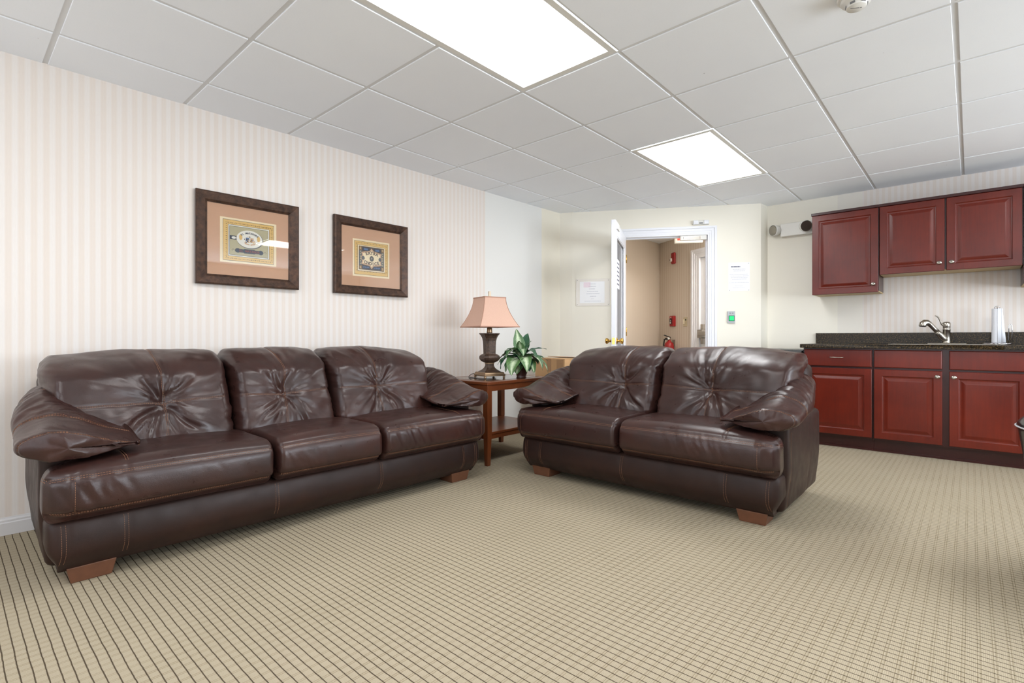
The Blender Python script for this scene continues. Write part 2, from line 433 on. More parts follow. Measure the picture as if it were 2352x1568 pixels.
# ------------------------------------------------------------------ door wall frame
dd = (Vector((Cp[0], Cp[1], 0))-Vector((Bp[0], Bp[1], 0))).normalized(); dn = Vector((dd.y, -dd.x, 0))
ang = math.atan2(dd.y, dd.x)
DWM = Matrix.Translation((Bp[0], Bp[1], 0)) @ Matrix.Rotation(ang, 4, 'Z')     # local x = along, local -y = into the room
S0, S1, HZ = 0.545, 1.43, 2.05
f = MB()
def casing(q, x0, x1, z0, z1, mtx, horiz):
    w = (z1-z0) if horiz else (x1-x0)
    for a, b_, dep in ((0, 0.22, 0.016), (0.22, 0.30, 0.010), (0.30, 0.62, 0.014), (0.62, 0.70, 0.010), (0.70, 1.0, 0.021)):
        if horiz: q.box(x0, x1, -dep, 0.0, z0+w*a, z0+w*b_, mtx)
        else: q.box(x0+w*a, x0+w*b_, -dep, 0.0, z0, z1, mtx)
for x0, x1, rev in ((S0-0.072, S0, True), (S1, S1+0.072, False)):
    w = x1-x0
    for a, b_, dep in ((0, 0.22, 0.016), (0.22, 0.30, 0.010), (0.30, 0.62, 0.014), (0.62, 0.70, 0.010), (0.70, 1.0, 0.021)):
        if rev: f.box(x1-w*b_, x1-w*a, -dep, -0.0005, 0, HZ+w*a*1.0+0.0, DWM)
        else: f.box(x0+w*a, x0+w*b_, -dep, -0.0005, 0, HZ+w*a, DWM)
        if rev: f.box(S0-w*b_, S1+w*b_, -dep, -0.0005, HZ+w*a, HZ+w*b_, DWM)
# jambs
f.box(S0, S0+0.018, -0.012, 0.12, 0, HZ, DWM); f.box(S1-0.018, S1, -0.012, 0.12, 0, HZ, DWM); f.box(S0+0.018, S1-0.018, -0.012, 0.12, HZ-0.018, HZ, DWM)
f.box(S0+0.018, S0+0.03, 0.045, 0.08, 0, HZ-0.018, DWM); f.box(S1-0.03, S1-0.018, 0.045, 0.08, 0, HZ-0.018, DWM); f.box(S0+0.03, S1-0.03, 0.045, 0.08, HZ-0.03, HZ-0.018, DWM)
struct(f.build('trim_1', M['white_paint']), 'white door casing around the open doorway')

# open glazed door leaf
hp = Vector((Bp[0], Bp[1], 0)) + dd*(S0+0.012) + dn*0.024
fe = Vector((-2.444, 4.10, 0)); ld = (fe-hp); LL = 0.865; lang = math.atan2(ld.y, ld.x)
leaf = MB(); T = 0.040; ZL = 2.035
stl, top_, bot = 0.115, 0.13, 0.25
leaf.box(0, stl, -T/2, T/2, 0.012, ZL); leaf.box(LL-stl, LL, -T/2, T/2, 0.012, ZL)
leaf.box(stl, LL-stl, -T/2, T/2, 0.012, bot); leaf.box(stl, LL-stl, -T/2, T/2, ZL-top_, ZL)
for sgn in (-1, 1):
    y0, y1 = sorted((sgn*T/2*0.35, sgn*T/2*0.85))
    leaf.box(stl, stl+0.012, y0, y1, bot, ZL-top_); leaf.box(LL-stl-0.012, LL-stl, y0, y1, bot, ZL-top_)
    leaf.box(stl+0.012, LL-stl-0.012, y0, y1, bot, bot+0.012); leaf.box(stl+0.012, LL-stl-0.012, y0, y1, ZL-top_-0.012, ZL-top_)
dl = leaf.build('door_1', M['white_paint'], None, 0.002, 1, loc=(hp.x, hp.y, 0), rz=lang); struct(dl, 'open white door leaf with a tall glass pane')
p = MB(); p.box(stl, LL-stl, -0.003, 0.003, bot, ZL-top_); p.build('pane', M['pane'], dl)
# knobs both sides
for sgn in (-1, 1):
    k = MB(); rot = Matrix.Translation((LL-0.065, sgn*T/2, 0.925)) @ Matrix.Rotation(-sgn*PI/2, 4, 'X')
    k.lathe([(0.0, 0.0), (0.031, 0.0), (0.031, 0.004), (0.026, 0.009), (0.012, 0.012), (0.011, 0.026), (0.018, 0.034), (0.026, 0.042), (0.0275, 0.052), (0.024, 0.060), (0.012, 0.064), (0.0, 0.0645)], 28, mtx=rot)
    k.build('door_knob', M['brass'], dl)
k = MB(); k.box(LL-0.002, LL+0.0015, -0.012, 0.012, 0.895, 0.955); k.box(LL, LL+0.009, -0.006, 0.006, 0.915, 0.935); k.build('latch_plate', M['brass'], dl)
k = MB(); k.box(LL-0.20, LL-0.05, T/2, T/2+0.014, ZL-0.075, ZL-0.02); k.build('armature_plate', M['white_plastic'], dl)
for z in (0.25, 1.02, 1.80):
    k = MB(); k.lathe([(0.006, z-0.045), (0.006, z+0.045)], 12, -0.004, T/2+0.004); k.build('hinge', M['brass'], dl)

def text_rows(q, rows, x0, x1, zt, zb, y, rnd, mtx=None):
    n = len(rows)
    for i, (frac_a, frac_b, h) in enumerate(rows):
        z = zt+(zb-zt)*(i+0.5)/n; x = x0+(x1-x0)*frac_a; xe = x0+(x1-x0)*frac_b
        while x < xe-0.001:
            w = min(rnd.uniform(0.004, 0.014)*h/0.0035, xe-x)
            q.box(x, x+w, y-0.0004, y, z-h/2, z+h/2, mtx); x += w+0.0025
rnd = random.Random(4)
# printed sheet taped to the glass of the leaf
sh = MB(); sx0 = LL-stl-0.30
sh.box(sx0, sx0+0.215, 0.0035, 0.0045, 1.43, 1.71)
so = sh.build('paper_sign', M['paper'], None, loc=(hp.x, hp.y, 0), rz=lang)
tag(so, 'white paper sign with printed lines taped to the glass of the open door', 'paper sign')
tx = MB()
for i in range(6): tx.box(sx0+0.03, sx0+0.185, 0.0046, 0.0052, 1.665-i*0.04, 1.679-i*0.04)
tx.build('printed_text', M['ink'], so)

# magnetic lock under the head
f = MB(); f.box(1.14, 1.405, 0.0, 0.04, HZ-0.066, HZ-0.0185, DWM)
ml = f.build('magnetic_lock', M['white_plastic'], None, 0.002); tag(ml, 'white magnetic lock bar under the head of the doorway', 'door lock')
g = MB(); g.box(1.16, 1.345, -0.0012, 0.0, HZ-0.060, HZ-0.026, DWM); g.build('magnet_plate', M['steel'], ml)
g = MB()
for z in (HZ-0.050, HZ-0.037): g.box(1.165, 1.340, -0.0022, -0.0012, z-0.0016, z+0.0016, DWM)
for x in (1.168, 1.335): g.box(x, x+0.004, -0.0022, -0.0012, HZ-0.058, HZ-0.028, DWM)
g.build('magnet_line', M['grey_plastic'], ml)
# motion sensor over the door
f = MB(); f.box(1.262, 1.425, -0.028, -0.0005, 2.137, 2.182, DWM); ms = f.build('motion_sensor', M['white_plastic'], None, 0.005, 3)
tag(ms, 'white exit motion sensor mounted on the wall above the doorway', 'sensor')
for x_ in (1.268, 1.372):
    g = MB(); g.box(x_, x_+0.047, -0.036, -0.028, 2.140, 2.179, DWM); g.build('cover', M['white_paint'], ms, 0.002)
g = MB(); g.box(1.325, 1.362, -0.0295, -0.028, 2.145, 2.158, DWM); g.build('lens', M['grey_plastic'], ms)
# notice in a clear frame left of the door
f = MB(); f.box(0.042, 0.408, -0.006, -0.0005, 1.303, 1.597, DWM)
t = NT('acrylic_holder'); t.set(rgb(224, 218, 209), 0.2, 0, 0.5); M['acrylic'] = t.m
nf = f.build('notice', M['acrylic'], None, 0.0015); tag(nf, 'printed notice in a clear screwed frame left of the open door', 'notice')
g = MB(); g.box(0.083, 0.350, -0.0072, -0.006, 1.333, 1.568, DWM); g.build('sheet', M['paper'], nf)
g = MB()
text_rows(g, [(0.38, 0.66, 0.005), (0.36, 0.66, 0.005), (0.38, 0.62, 0.005), (0.3, 0.74, 0.005), (0.27, 0.8, 0.005), (0.42, 0.66, 0.005), (0.46, 0.58, 0.003), (0.2, 0.86, 0.004)], 0.083, 0.350, 1.555, 1.340, -0.0072, rnd, DWM)
g.build('printed_text', M['ink_soft'], nf)
g = MB(); g.box(0.125, 0.200, -0.0076, -0.0072, 1.505, 1.560, DWM); g.build('logo', M['ink_pink'], nf)
for x in (0.058, 0.392):
    for z in (1.318, 1.582):
        g = MB(); g.lathe([(0.0, 0), (0.005, 0), (0.004, 0.002), (0, 0.0025)], 12, mtx=DWM @ Matrix.Translation((x, -0.006, z)) @ Matrix.Rotation(PI/2, 4, 'X')); g.build('screw', M['steel'], nf)
# paper sheet right of the door
f = MB(); f.box(1.617, 1.824, -0.002, -0.0005, 1.440, 1.733, DWM); ps = f.build('paper_sheet', M['paper'])
tag(ps, 'white printed sheet pinned to the cream wall right of the doorway', 'paper sheet')
g = MB(); text_rows(g, [(0.12, 0.56, 0.012)], 1.617, 1.824, 1.700, 1.680, -0.002, rnd, DWM); g.build('heading', M['ink'], ps)
g = MB(); text_rows(g, [(0.2, 0.8, 0.005), (0.25, 0.78, 0.005), (2, 2, .001), (0.06, 0.9, 0.004), (0.1, 0.95, 0.004), (0.12, 0.9, 0.004), (0.18, 0.86, 0.004), (2, 2, .001), (0.06, 0.95, 0.004), (2, 2, .001), (0.3, 0.7, 0.003), (0.2, 0.8, 0.003)], 1.617, 1.824, 1.672, 1.465, -0.002, rnd, DWM)
g.build('printed_text', M['ink_soft'], ps)
for x, z in ((1.813, 1.722), (1.626, 1.447), (1.815, 1.447)):
    g = MB(); g.lathe([(0.0, 0), (0.004, 0), (0.003, 0.003), (0, 0.004)], 10, mtx=DWM @ Matrix.Translation((x, -0.002, z)) @ Matrix.Rotation(PI/2, 4, 'X')); g.build('pin', M['steel'], ps)
# exit button
f = MB(); f.box(1.606, 1.679, -0.018, -0.0005, 1.108, 1.229, DWM); eb = f.build('exit_button', plain('switch_plate_grey', rgb(176, 178, 182), 0.4, 0.3), None, 0.002)
tag(eb, 'grey wall plate with a lit green square button right of the doorway', 'exit button')
t = NT('green_button'); t.b.inputs['Base Color'].default_value = rgb(20, 190, 110); t.b.inputs['Emission Color'].default_value = rgb(30, 205, 120); t.b.inputs['Emission Strength'].default_value = 0.55
g = MB(); g.box(1.621, 1.668, -0.024, -0.018, 1.132, 1.180, DWM); g.build('button', t.m, eb, 0.003)
g = MB(); g.box(1.616, 1.673, -0.0195, -0.018, 1.127, 1.185, DWM); g.build('bezel', plain('bezel_dark_green', rgb(30, 84, 66), 0.4), eb)
for x in (1.625, 1.650): 
    g = MB(); g.box(x, x+0.012, -0.0185, -0.018, 1.205, 1.213, DWM); g.build('marking', M['grey_plastic'], eb)

# ------------------------------------------------------------------ vestibule things
VM = Matrix.Translation((Vc[0], Vc[1], 0)) @ Matrix.Rotation(math.atan2(vd.y, vd.x), 4, 'Z')   # local -y = towards the viewer
f = MB(); w = 0.10
for a, b_, dep in ((0, 0.3, 0.014), (0.3, 0.65, 0.018), (0.65, 1.0, 0.024)):
    f.box(0.845-w*b_, 0.845-w*a, -dep, -0.0005, 0, 2.03+w*a*0.8, VM); f.box(1.815+w*a, 1.815+w*b_, -dep, -0.0005, 0, 2.03+w*a*0.8, VM)
    f.box(0.845-w*b_, 1.815+w*b_, -dep, -0.0005, 2.03+w*a*0.8, 2.03+w*b_*0.8, VM)
f.box(0.845, 0.895, -0.012, 0.10, 0, 2.03, VM); f.box(1.765, 1.815, -0.012, 0.10, 0, 2.03, VM); f.box(0.895, 1.765, -0.012, 0.10, 1.995, 2.03, VM)
struct(f.build('trim_2', M['white_paint']), 'white casing of the exit door')
f = MB(); f.box(0.899, 1.761, 0.02, 0.06, 0.01, 1.991, VM); dv = struct(f.build('door_2', M['white_paint'], None, 0.002), 'white exit door seen through the doorway')
M['bar_grey'] = plain('grey_painted_hardware', rgb(158, 152, 144), 0.35, 0.3)
pb = MB(); pb.box(0.925, 1.70, -0.062, -0.028, 0.985, 1.035, VM); pb.build('panic_bar', M['bar_grey'], dv, 0.006)
pb = MB(); pb.box(0.905, 1.0, -0.05, 0.02, 0.955, 1.06, VM); pb.box(0.945, 0.995, -0.03, 0.02, 1.06, 1.13, VM); pb.box(0.945, 0.99, -0.03, 0.02, 0.875, 0.955, VM); pb.build('latch_case', M['bar_grey'], dv, 0.006)
# strobe
f = MB(); f.box(0.325, 0.408, -0.035, -0.0005, 1.985, 2.145, VM); so = f.build('fire_strobe', M['red_plastic'], None, 0.018, 4)
tag(so, 'red fire alarm strobe high on the vestibule wall', 'alarm strobe')
g = MB(); g.box(0.328, 0.360, -0.055, -0.035, 2.02, 2.065, VM); g.build('strobe_lens', M['white_plastic'], so, 0.006)
g = MB(); g.box(0.332, 0.345, -0.056, -0.055, 2.035, 2.05, VM); g.build('strobe_lamp', M['dark_plastic'], so)
# pull station
f = MB(); f.box(0.305, 0.395, -0.040, -0.0005, 1.115, 1.262, VM); po = f.build('fire_pull_station', M['red_plastic'], None, 0.004)
tag(po, 'red fire alarm pull station on the vestibule wall below the strobe', 'fire alarm')
g = MB(); g.box(0.315, 0.360, -0.048, -0.040, 1.145, 1.225, VM); g.build('pull_handle', M['dark_plastic'], po, 0.003)
g = MB(); g.box(0.325, 0.350, -0.0488, -0.048, 1.155, 1.175, VM); g.box(0.335, 0.345, -0.0488, -0.048, 1.185, 1.205, VM); g.box(0.33, 0.345, -0.0425, -0.040, 1.235, 1.248, VM); g.build('marking', M['white_plastic'], po)
# light switch
f = MB(); f.box(0.565, 0.645, -0.006, -0.0005, 1.11, 1.235, VM); lo = f.build('light_switch', plain('switch_plate_almond', rgb(196, 182, 152), 0.4), None, 0.002)
tag(lo, 'almond light switch plate beside the exit door casing', 'light switch')
g = MB(); g.box(0.572, 0.594, -0.017, -0.006, 1.14, 1.205, VM); g.build('rocker', plain('switch_rocker_cream', rgb(226, 216, 190), 0.35), lo, 0.003)
g = MB(); g.box(0.612, 0.628, -0.012, -0.006, 1.188, 1.21, VM); g.build('toggle', M['dark_plastic'], lo, 0.002)
# exit sign, hangs from the vestibule ceiling
es_c = Vector((-2.555, 6.02, 0)); ER = Matrix.Translation(es_c) @ Matrix.Rotation(math.radians(30), 4, 'Z')
es = thing('exit_sign', 'illuminated exit sign with red letters behind the head of the doorway', 'exit sign', (0, 0, 0))
f = MB(); f.box(-0.165, 0.165, -0.022, 0.022, 2.10, 2.30, ER); f.build('housing', M['white_plastic'], es, 0.012, 3)
f = MB(); f.box(-0.06, 0.06, -0.03, 0.03, 2.30, CZ-0.001, ER); f.build('canopy', M['white_plastic'], es, 0.004)
vs, fs = glyphs('EXIT', 0.20, 0.66, 0.005)
EM = ER @ Matrix.Translation((0, -0.0235, 2.2)) @ Matrix.Rotation(PI/2, 4, 'X')
f = MB(); f.add([EM @ Vector((x, y, 0)) for x, y in vs], fs); f.build('letters', emit('exit_letters_red', rgb(255, 60, 50), 1.3), es, recalc=False)
# extinguisher on the wall
ex = thing('fire_extinguisher', 'small red fire extinguisher hanging on the vestibule wall, top just visible above the loveseat', 'fire extinguisher', (0, 0, 0))
EX = VM @ Matrix.Translation((0.36, -0.085, 0))
f = MB(); f.lathe([(0.0, 0.50), (0.062, 0.50), (0.066, 0.515), (0.066, 0.84), (0.058, 0.875), (0.035, 0.90), (0.022, 0.912), (0.02, 0.925), (0.0, 0.925)], 28, mtx=EX); f.build('cylinder', M['red_plastic'], ex)
f = MB(); f.lathe([(0.018, 0.925), (0.02, 0.93), (0.02, 0.955), (0.012, 0.96), (0.0, 0.96)], 16, mtx=EX)
f.build('valve', M['steel'], ex)
for z_, a_ in ((0.967, -0.3), (0.934, 0.0)):
    f = MB(); f.box(-0.012, 0.012, -0.085, 0.02, -0.005, 0.005, EX @ Matrix.Translation((0, 0, z_)) @ Matrix.Rotation(a_, 4, 'X')); f.build('lever', M['dark_plastic'], ex, 0.002)
f = MB(); f.lathe([(0.0, 0), (0.017, 0), (0.017, 0.012), (0, 0.012)], 18, mtx=EX @ Matrix.Translation((0.02, -0.02, 0.945)) @ Matrix.Rotation(PI/2, 4, 'X')); f.build('gauge', M['white_plastic'], ex)
f = MB(); f.tube([EX @ Vector(p) for p in ((-0.01, -0.01, 0.945), (-0.05, -0.02, 0.95), (-0.085, -0.02, 0.92), (-0.098, -0.02, 0.86), (-0.092, -0.02, 0.76), (-0.085, -0.02, 0.66))], 0.009); f.build('hose', M['dark_plastic'], ex)
f = MB(); f.box(-0.02, 0.02, 0.062, 0.0845, 0.84, 0.93, EX); f.build('bracket', M['steel'], ex)

# ------------------------------------------------------------------ emergency light on the kitchen wall
el = thing('emergency_light', 'white twin-head emergency light on the cream wall beside the wall cabinet', 'emergency light', (0, 0, 0))
f = MB(); f.box(-1.455, -1.16, 5.705, 5.766, 1.985, 2.115); f.build('housing', M['white_plastic'], el, 0.006, 3)
def head(cx, cy, cz, dirv):
    q = Vector(dirv).normalized().to_track_quat('Z', 'Y').to_matrix().to_4x4(); mt = Matrix.Translation((cx, cy, cz)) @ q
    f = MB(); f.lathe([(0.0, -0.045), (0.038, -0.045), (0.052, -0.03), (0.056, 0.015), (0.056, 0.022), (0.050, 0.022), (0.050, 0.016), (0.0, 0.016)], 28, mtx=mt); h = f.build('lamp_head', M['white_plastic'], el)
    f = MB(); f.lathe([(0.049, 0.0165), (0.030, 0.0185), (0.0, 0.0165)], 28, mtx=mt); f.build('lens', M['lens'], h)
    f = MB(); f.lathe([(0.052, 0.0222), (0.046, 0.0222), (0.046, 0.017), (0.0475, 0.017)], 28, mtx=mt); f.build('ring', M['steel'], h)
t = NT('reflector_lens'); co = t.coord(); t.set(t.mix(t.noise(co, 60, 2), rgb(110, 104, 98), rgb(205, 202, 198)), 0.2, 0.5); M['lens'] = t.m
head(-1.505, 5.69, 2.055, (-0.55, -0.85, -0.08)); head(-1.215, 5.66, 2.055, (0.5, -0.8, -0.2))
# smoke detector
sd = thing('smoke_detector', 'white round smoke detector on the ceiling near the top edge', 'smoke detector', (-0.345, 2.455, CZ), 0)
f = MB(); f.lathe([(0.0, 0), (0.068, 0), (0.068, -0.012), (0.063, -0.016), (0, -0.016)][::-1], 40); f.build('base', M['white_plastic'], sd)
f = MB(); f.lathe([(0.0, -0.052), (0.034, -0.052), (0.036, -0.049), (0.036, -0.036), (0.052, -0.032), (0.056, -0.026), (0.056, -0.016), (0, -0.016)], 40); f.build('cover', M['white_plastic'], sd)
for k in range(6):
    a = k*PI/3+0.3; f = MB(); mt = Matrix.Rotation(a, 4, 'Z') @ Matrix.Translation((0.037, 0, -0.043)); f.box(-0.001, 0.001, -0.009, 0.009, -0.004, 0.004, mt); f.build('vent', M['grey_plastic'], sd)
f = MB(); mt = Matrix.Rotation(0.55, 4, 'Z'); f.box(-0.022, 0.010, -0.0018, 0.0018, -0.0528, -0.052, mt); f.box(0.014, 0.019, -0.0018, 0.0018, -0.0528, -0.052, mt); f.build('marking', M['grey_plastic'], sd)

# ================================================================== KITCHEN
def ring_panel(q, x0, x1, z0, z1, y, prof):
    """prof: list of (inset, outwards); outwards is towards -y"""
    secs = []
    for i, o in prof: secs.append([(x0+i, y-o, z0+i), (x1-i, y-o, z0+i), (x1-i, y-o, z1-i), (x0+i, y-o, z1-i)])
    q.loft(secs, smooth=False)
DOORP = [(0, 0), (0, 0.017), (0.003, 0.020), (0.052, 0.020), (0.054, 0.016), (0.060, 0.013), (0.066, 0.0125), (0.070, 0.0125), (0.086, 0.017), (0.094, 0.0185), (0.097, 0.0185)]
FRONTP = [(0, 0), (0, 0.014), (0.002, 0.018), (0.006, 0.020), (0.012, 0.020)]
def knob(parent, x, y, z, oval=True):
    f = MB(); mt = Matrix.Translation((x, y, z)) @ Matrix.Rotation(PI/2, 4, 'X') @ Matrix.Diagonal((1.15, 0.95, 1, 1))
    f.lathe([(0.0, 0), (0.008, 0), (0.006, 0.004), (0.005, 0.012), (0.012, 0.017), (0.0155, 0.021), (0.015, 0.025), (0.009, 0.028), (0, 0.0285)], 22, mtx=mt)
    return f.build('knob', M['steel'], parent)
def door(parent, x0, x1, z0, z1, y, knob_at=None, name='door', prof=DOORP):
    f = MB(); ring_panel(f, x0, x1, z0, z1, y, prof); d = f.build(name, M['cherry'], parent)
    if knob_at: knob(d, knob_at[0], y-0.020, knob_at[1])
    return d
# wall cabinets
YU = 5.462
def wall_cab(label, x0, x1, z0, z1, doors):
    t_ = thing('wall_cabinet', label, 'wall cabinet', (0, 0, 0), 0, 'cherry wall cabinets over the counter')
    f = MB(); f.box(x0, x1, YU, 5.764, z0+0.012, z1); f.build('carcass', M['cherry_dark'], t_)
    f = MB(); f.box(x0+0.002, x1-0.002, YU+0.004, 5.762, z0+0.002, z0+0.0115); f.build('bottom_panel', M['cab_under'], t_)
    f = MB(); f.box(x0-0.004, x1+0.0, YU-0.026, YU+0.02, z1-0.012, z1+0.012); f.build('top_moulding', M['cherry_dark'], t_, 0.003)
    for (a, c, kx, kz) in doors: door(t_, a, c, z0, z1-0.014, YU-0.001, (kx, kz))
    return t_
wall_cab('tall cherry wall cabinet with one door, at the left end of the row', -1.118, -0.602, 1.355, 2.105, [(-1.114, -0.606, -0.640, 1.425)])
wall_cab('short wide cherry wall cabinet with two doors, over the faucet', -0.598, 0.292, 1.503, 2.105, [(-0.596, -0.162, -0.195, 1.567), (-0.150, 0.288, -0.118, 1.567)])
wall_cab('tall cherry wall cabinet cut off by the right edge', 0.296, 0.80, 1.355, 2.105, [(0.300, 0.796, 0.335, 1.425)])
# base cabinets
YF = 5.19
def base_cab(label, x0, x1, cols, stile=None):
    t_ = thing('base_cabinet', label, 'base cabinet', (0, 0, 0), 0, 'cherry base cabinets under the counter')
    f = MB(); f.box(x0, x1, YF, 5.760, 0.105, 0.864); f.build('carcass', M['cherry_dark'], t_)
    f = MB(); f.box(x0, x1, YF+0.055, 5.75, 0.0, 0.105); f.box(x0, x1, YF+0.047, YF+0.056, 0, 0.018); f.build('toe_kick', M['cherry_dark'], t_)
    for c in cols:
        d = door(t_, c[0], c[1], 0.708, 0.852, YF-0.001, None, c[4], FRONTP)
        if c[3]:
            g = MB(); mx_ = (c[0]+c[1])/2; y = YF-0.021
            g.tube([(mx_-0.048, y, 0.785), (mx_-0.048, y-0.018, 0.785), (mx_-0.040, y-0.026, 0.785), (mx_+0.040, y-0.026, 0.785), (mx_+0.048, y-0.018, 0.785), (mx_+0.048, y, 0.785)], 0.0042, 8)
            g.build('bar_handle', M['steel'], d)
        door(t_, c[0], c[1], 0.118, 0.692, YF-0.001, (c[2], 0.650) if c[2] else None)
    return t_
base_cab('cherry base cabinet with a bar-handled drawer, at the left end of the counter', -1.130, -0.614, [(-1.122, -0.620, None, True, 'drawer')])
base_cab('wide cherry sink base cabinet with two knobbed doors under the faucet', -0.612, 0.318, [(-0.604, -0.168, -0.196, False, 'false_front'), (-0.126, 0.312, -0.098, False, 'false_front')])
base_cab('cherry base cabinet at the right edge, mostly outside the frame', 0.320, 0.80, [(0.328, 0.792, 0.36, True, 'drawer')])
# worktop with a hole for the sink
sx0, sx1, sy0, sy1 = -0.50, 0.18, 5.22, 5.62
f = MB(); X0, X1, Y0, Y1, Z0, Z1 = -1.150, 0.83, 5.135, 5.763, 0.866, 0.900
f.box(X0, sx0, Y0, Y1, Z0, Z1); f.box(sx1, X1, Y0, Y1, Z0, Z1); f.box(sx0, sx1, Y0, sy0, Z0, Z1); f.box(sx0, sx1, sy1, Y1, Z0, Z1)
wt = f.build('worktop', M['granite']); bm = bmesh.new(); bm.from_mesh(wt.data); bmesh.ops.remove_doubles(bm, verts=bm.verts, dist=1e-5); bm.to_mesh(wt.data); bm.free()
m = wt.modifiers.new('b', 'BEVEL'); m.width = 0.006; m.segments = 3; m.limit_method = 'ANGLE'; m.angle_limit = 1.2
tag(wt, 'dark speckled granite worktop with backsplash along the kitchen wall', 'worktop')
f = MB(); f.box(-1.145, 0.83, 5.742, 5.764, 0.9005, 1.000); f.build('backsplash', M['granite'], wt, 0.002)
# sink
f = MB()
R = lambda i, z: [(sx0+i, sy0+i, z), (sx1-i, sy0+i, z), (sx1-i, sy1-i, z), (sx0+i, sy1-i, z)]
f.loft([R(-0.012, 0.9005), R(-0.012, 0.9025), R(0.008, 0.9025), R(0.012, 0.897), R(0.022, 0.76), R(0.05, 0.745)], caps=False, smooth=False)
b0 = len(f.v); f.add(R(0.05, 0.745), [(0, 1, 2, 3)])
sk = f.build('kitchen_sink', M['steel']); tag(sk, 'stainless drop-in sink let into the granite worktop below the faucet', 'sink')
# faucet
fa = thing('faucet', 'brushed nickel pull-out faucet with a raised lever, on the worktop', 'faucet', (-0.155, 5.66, 0.9))
f = MB(); f.box(-0.125, 0.125, -0.028, 0.028, 0.0008, 0.009); f.build('deck_plate', M['steel'], fa, 0.004, 3)
f = MB(); f.lathe([(0.0, 0.008), (0.030, 0.009), (0.027, 0.016), (0.025, 0.03), (0.025, 0.118), (0.0265, 0.119), (0.0265, 0.128), (0.025, 0.129), (0.025, 0.14), (0.0265, 0.142), (0.0265, 0.178), (0.020, 0.187), (0.0, 0.190)], 32); f.build('body', M['steel'], fa)
f = MB(); pts = [(0, 0, 0.030), (-0.022, -0.016, 0.052), (-0.045, -0.033, 0.085), (-0.062, -0.045, 0.108)]
f.tube(pts, [0.024, 0.0235, 0.021, 0.0195], 20); f.build('spout', M['steel'], fa)
f = MB(); pts = [(-0.060, -0.044, 0.106), (-0.078, -0.057, 0.130), (-0.100, -0.073, 0.160), (-0.112, -0.082, 0.174), (-0.124, -0.091, 0.183), (-0.138, -0.101, 0.183), (-0.149, -0.109, 0.172), (-0.153, -0.112, 0.156), (-0.154, -0.112, 0.150)]
f.tube(pts, [0.0185, 0.0175, 0.0185, 0.021, 0.0245, 0.027, 0.0275, 0.026, 0.024], 22); sp = f.build('spray_head', M['steel'], fa)
f = MB(); f.lathe([(0, 0), (0.021, 0), (0.020, -0.003), (0, -0.003)][::-1], 20, mtx=Matrix.Translation((-0.1545, -0.112, 0.150)) @ Matrix.Rotation(0.1, 4, 'Y')); f.build('nozzle', M['dark_plastic'], sp)
f = MB(); pts = [(-0.018, 0, 0.158), (-0.030, -0.003, 0.166), (-0.040, -0.006, 0.192), (-0.050, -0.010, 0.222), (-0.062, -0.014, 0.236), (-0.076, -0.018, 0.243)]
f.tube(pts, [0.010, 0.008, 0.0062, 0.0055, 0.005, 0.0042], 12); f.build('lever', M['steel'], fa)
# paper towel holder and roll
ph = thing('paper_towel_holder', 'chrome wire paper towel holder on the right of the worktop', 'paper towel holder', (0.155, 5.62, 0.9))
f = MB(); f.tube([(0.085*math.cos(a), 0.085*math.sin(a), 0.008) for a in [2*PI*i/36 for i in range(37)]], 0.004, 8)
f.tube([(-0.085, 0, 0.008), (0.085, 0, 0.008)], 0.003, 8); f.tube([(0, -0.085, 0.008), (0, 0.085, 0.008)], 0.003, 8)
for a in (0.4, 2.5, 4.6): f.lathe([(0, 0.0005), (0.006, 0.0005), (0.006, 0.008), (0, 0.009)], 10, 0.085*math.cos(a), 0.085*math.sin(a))
f.build('base_ring', M['chrome'], ph)
f = MB(); f.tube([(0, 0, 0.008), (0, 0, 0.296)], 0.004, 8); f.build('post', M['chrome'], ph)
f = MB(); f.tube([(-0.018, 0, 0.290), (-0.015, 0, 0.298), (-0.006, 0, 0.306), (0.006, 0, 0.306), (0.015, 0, 0.298), (0.018, 0, 0.290), (-0.018, 0, 0.290)], 0.0026, 8); f.build('top_loop', M['chrome'], ph)
f = MB(); f.tube([(0.066, -0.02, 0.008), (0.066, -0.02, 0.14), (0.070, -0.02, 0.156), (0.078, -0.015, 0.160), (0.084, -0.01, 0.152), (0.086, -0.008, 0.13), (0.086, -0.006, 0.008)], 0.003, 8); f.build('tension_arm', M['chrome'], ph)
f = MB(); n = 48; sec = []
for z in (0.012, 0.30):
    pass
f.lathe([(0.014, 0.013), (0.033, 0.013), (0.0335, 0.016), (0.0325, 0.284), (0.032, 0.287), (0.014, 0.287), (0.014, 0.2), (0.014, 0.013)], 40)
tr = f.build('paper_towel_roll', M['towel'], None, loc=(0.155, 5.62, 0.9)); tag(tr, 'white paper towel roll standing on the wire holder', 'paper towel roll')
f = MB()
secs = []
for z, w in ((0.015, 0.060), (0.287, 0.012)):
    secs.append([(0.0342*math.cos(a), 0.0342*math.sin(a), z) for a in (-1.6, -1.2, -0.8)] + [(0.024+w*0.45, -0.024+w*0.1, z)])
for k in range(1):
    for i in range(3): 
        a, b_, c, d = secs[k][i], secs[k][i+1], secs[k+1][i+1], secs[k+1][i]
        f.add([a, b_, c, d], [(0, 1, 2, 3)], True)
ts = f.build('loose_sheet', M['towel'], tr); ts.modifiers.new('s', 'SOLIDIFY').thickness = 0.001
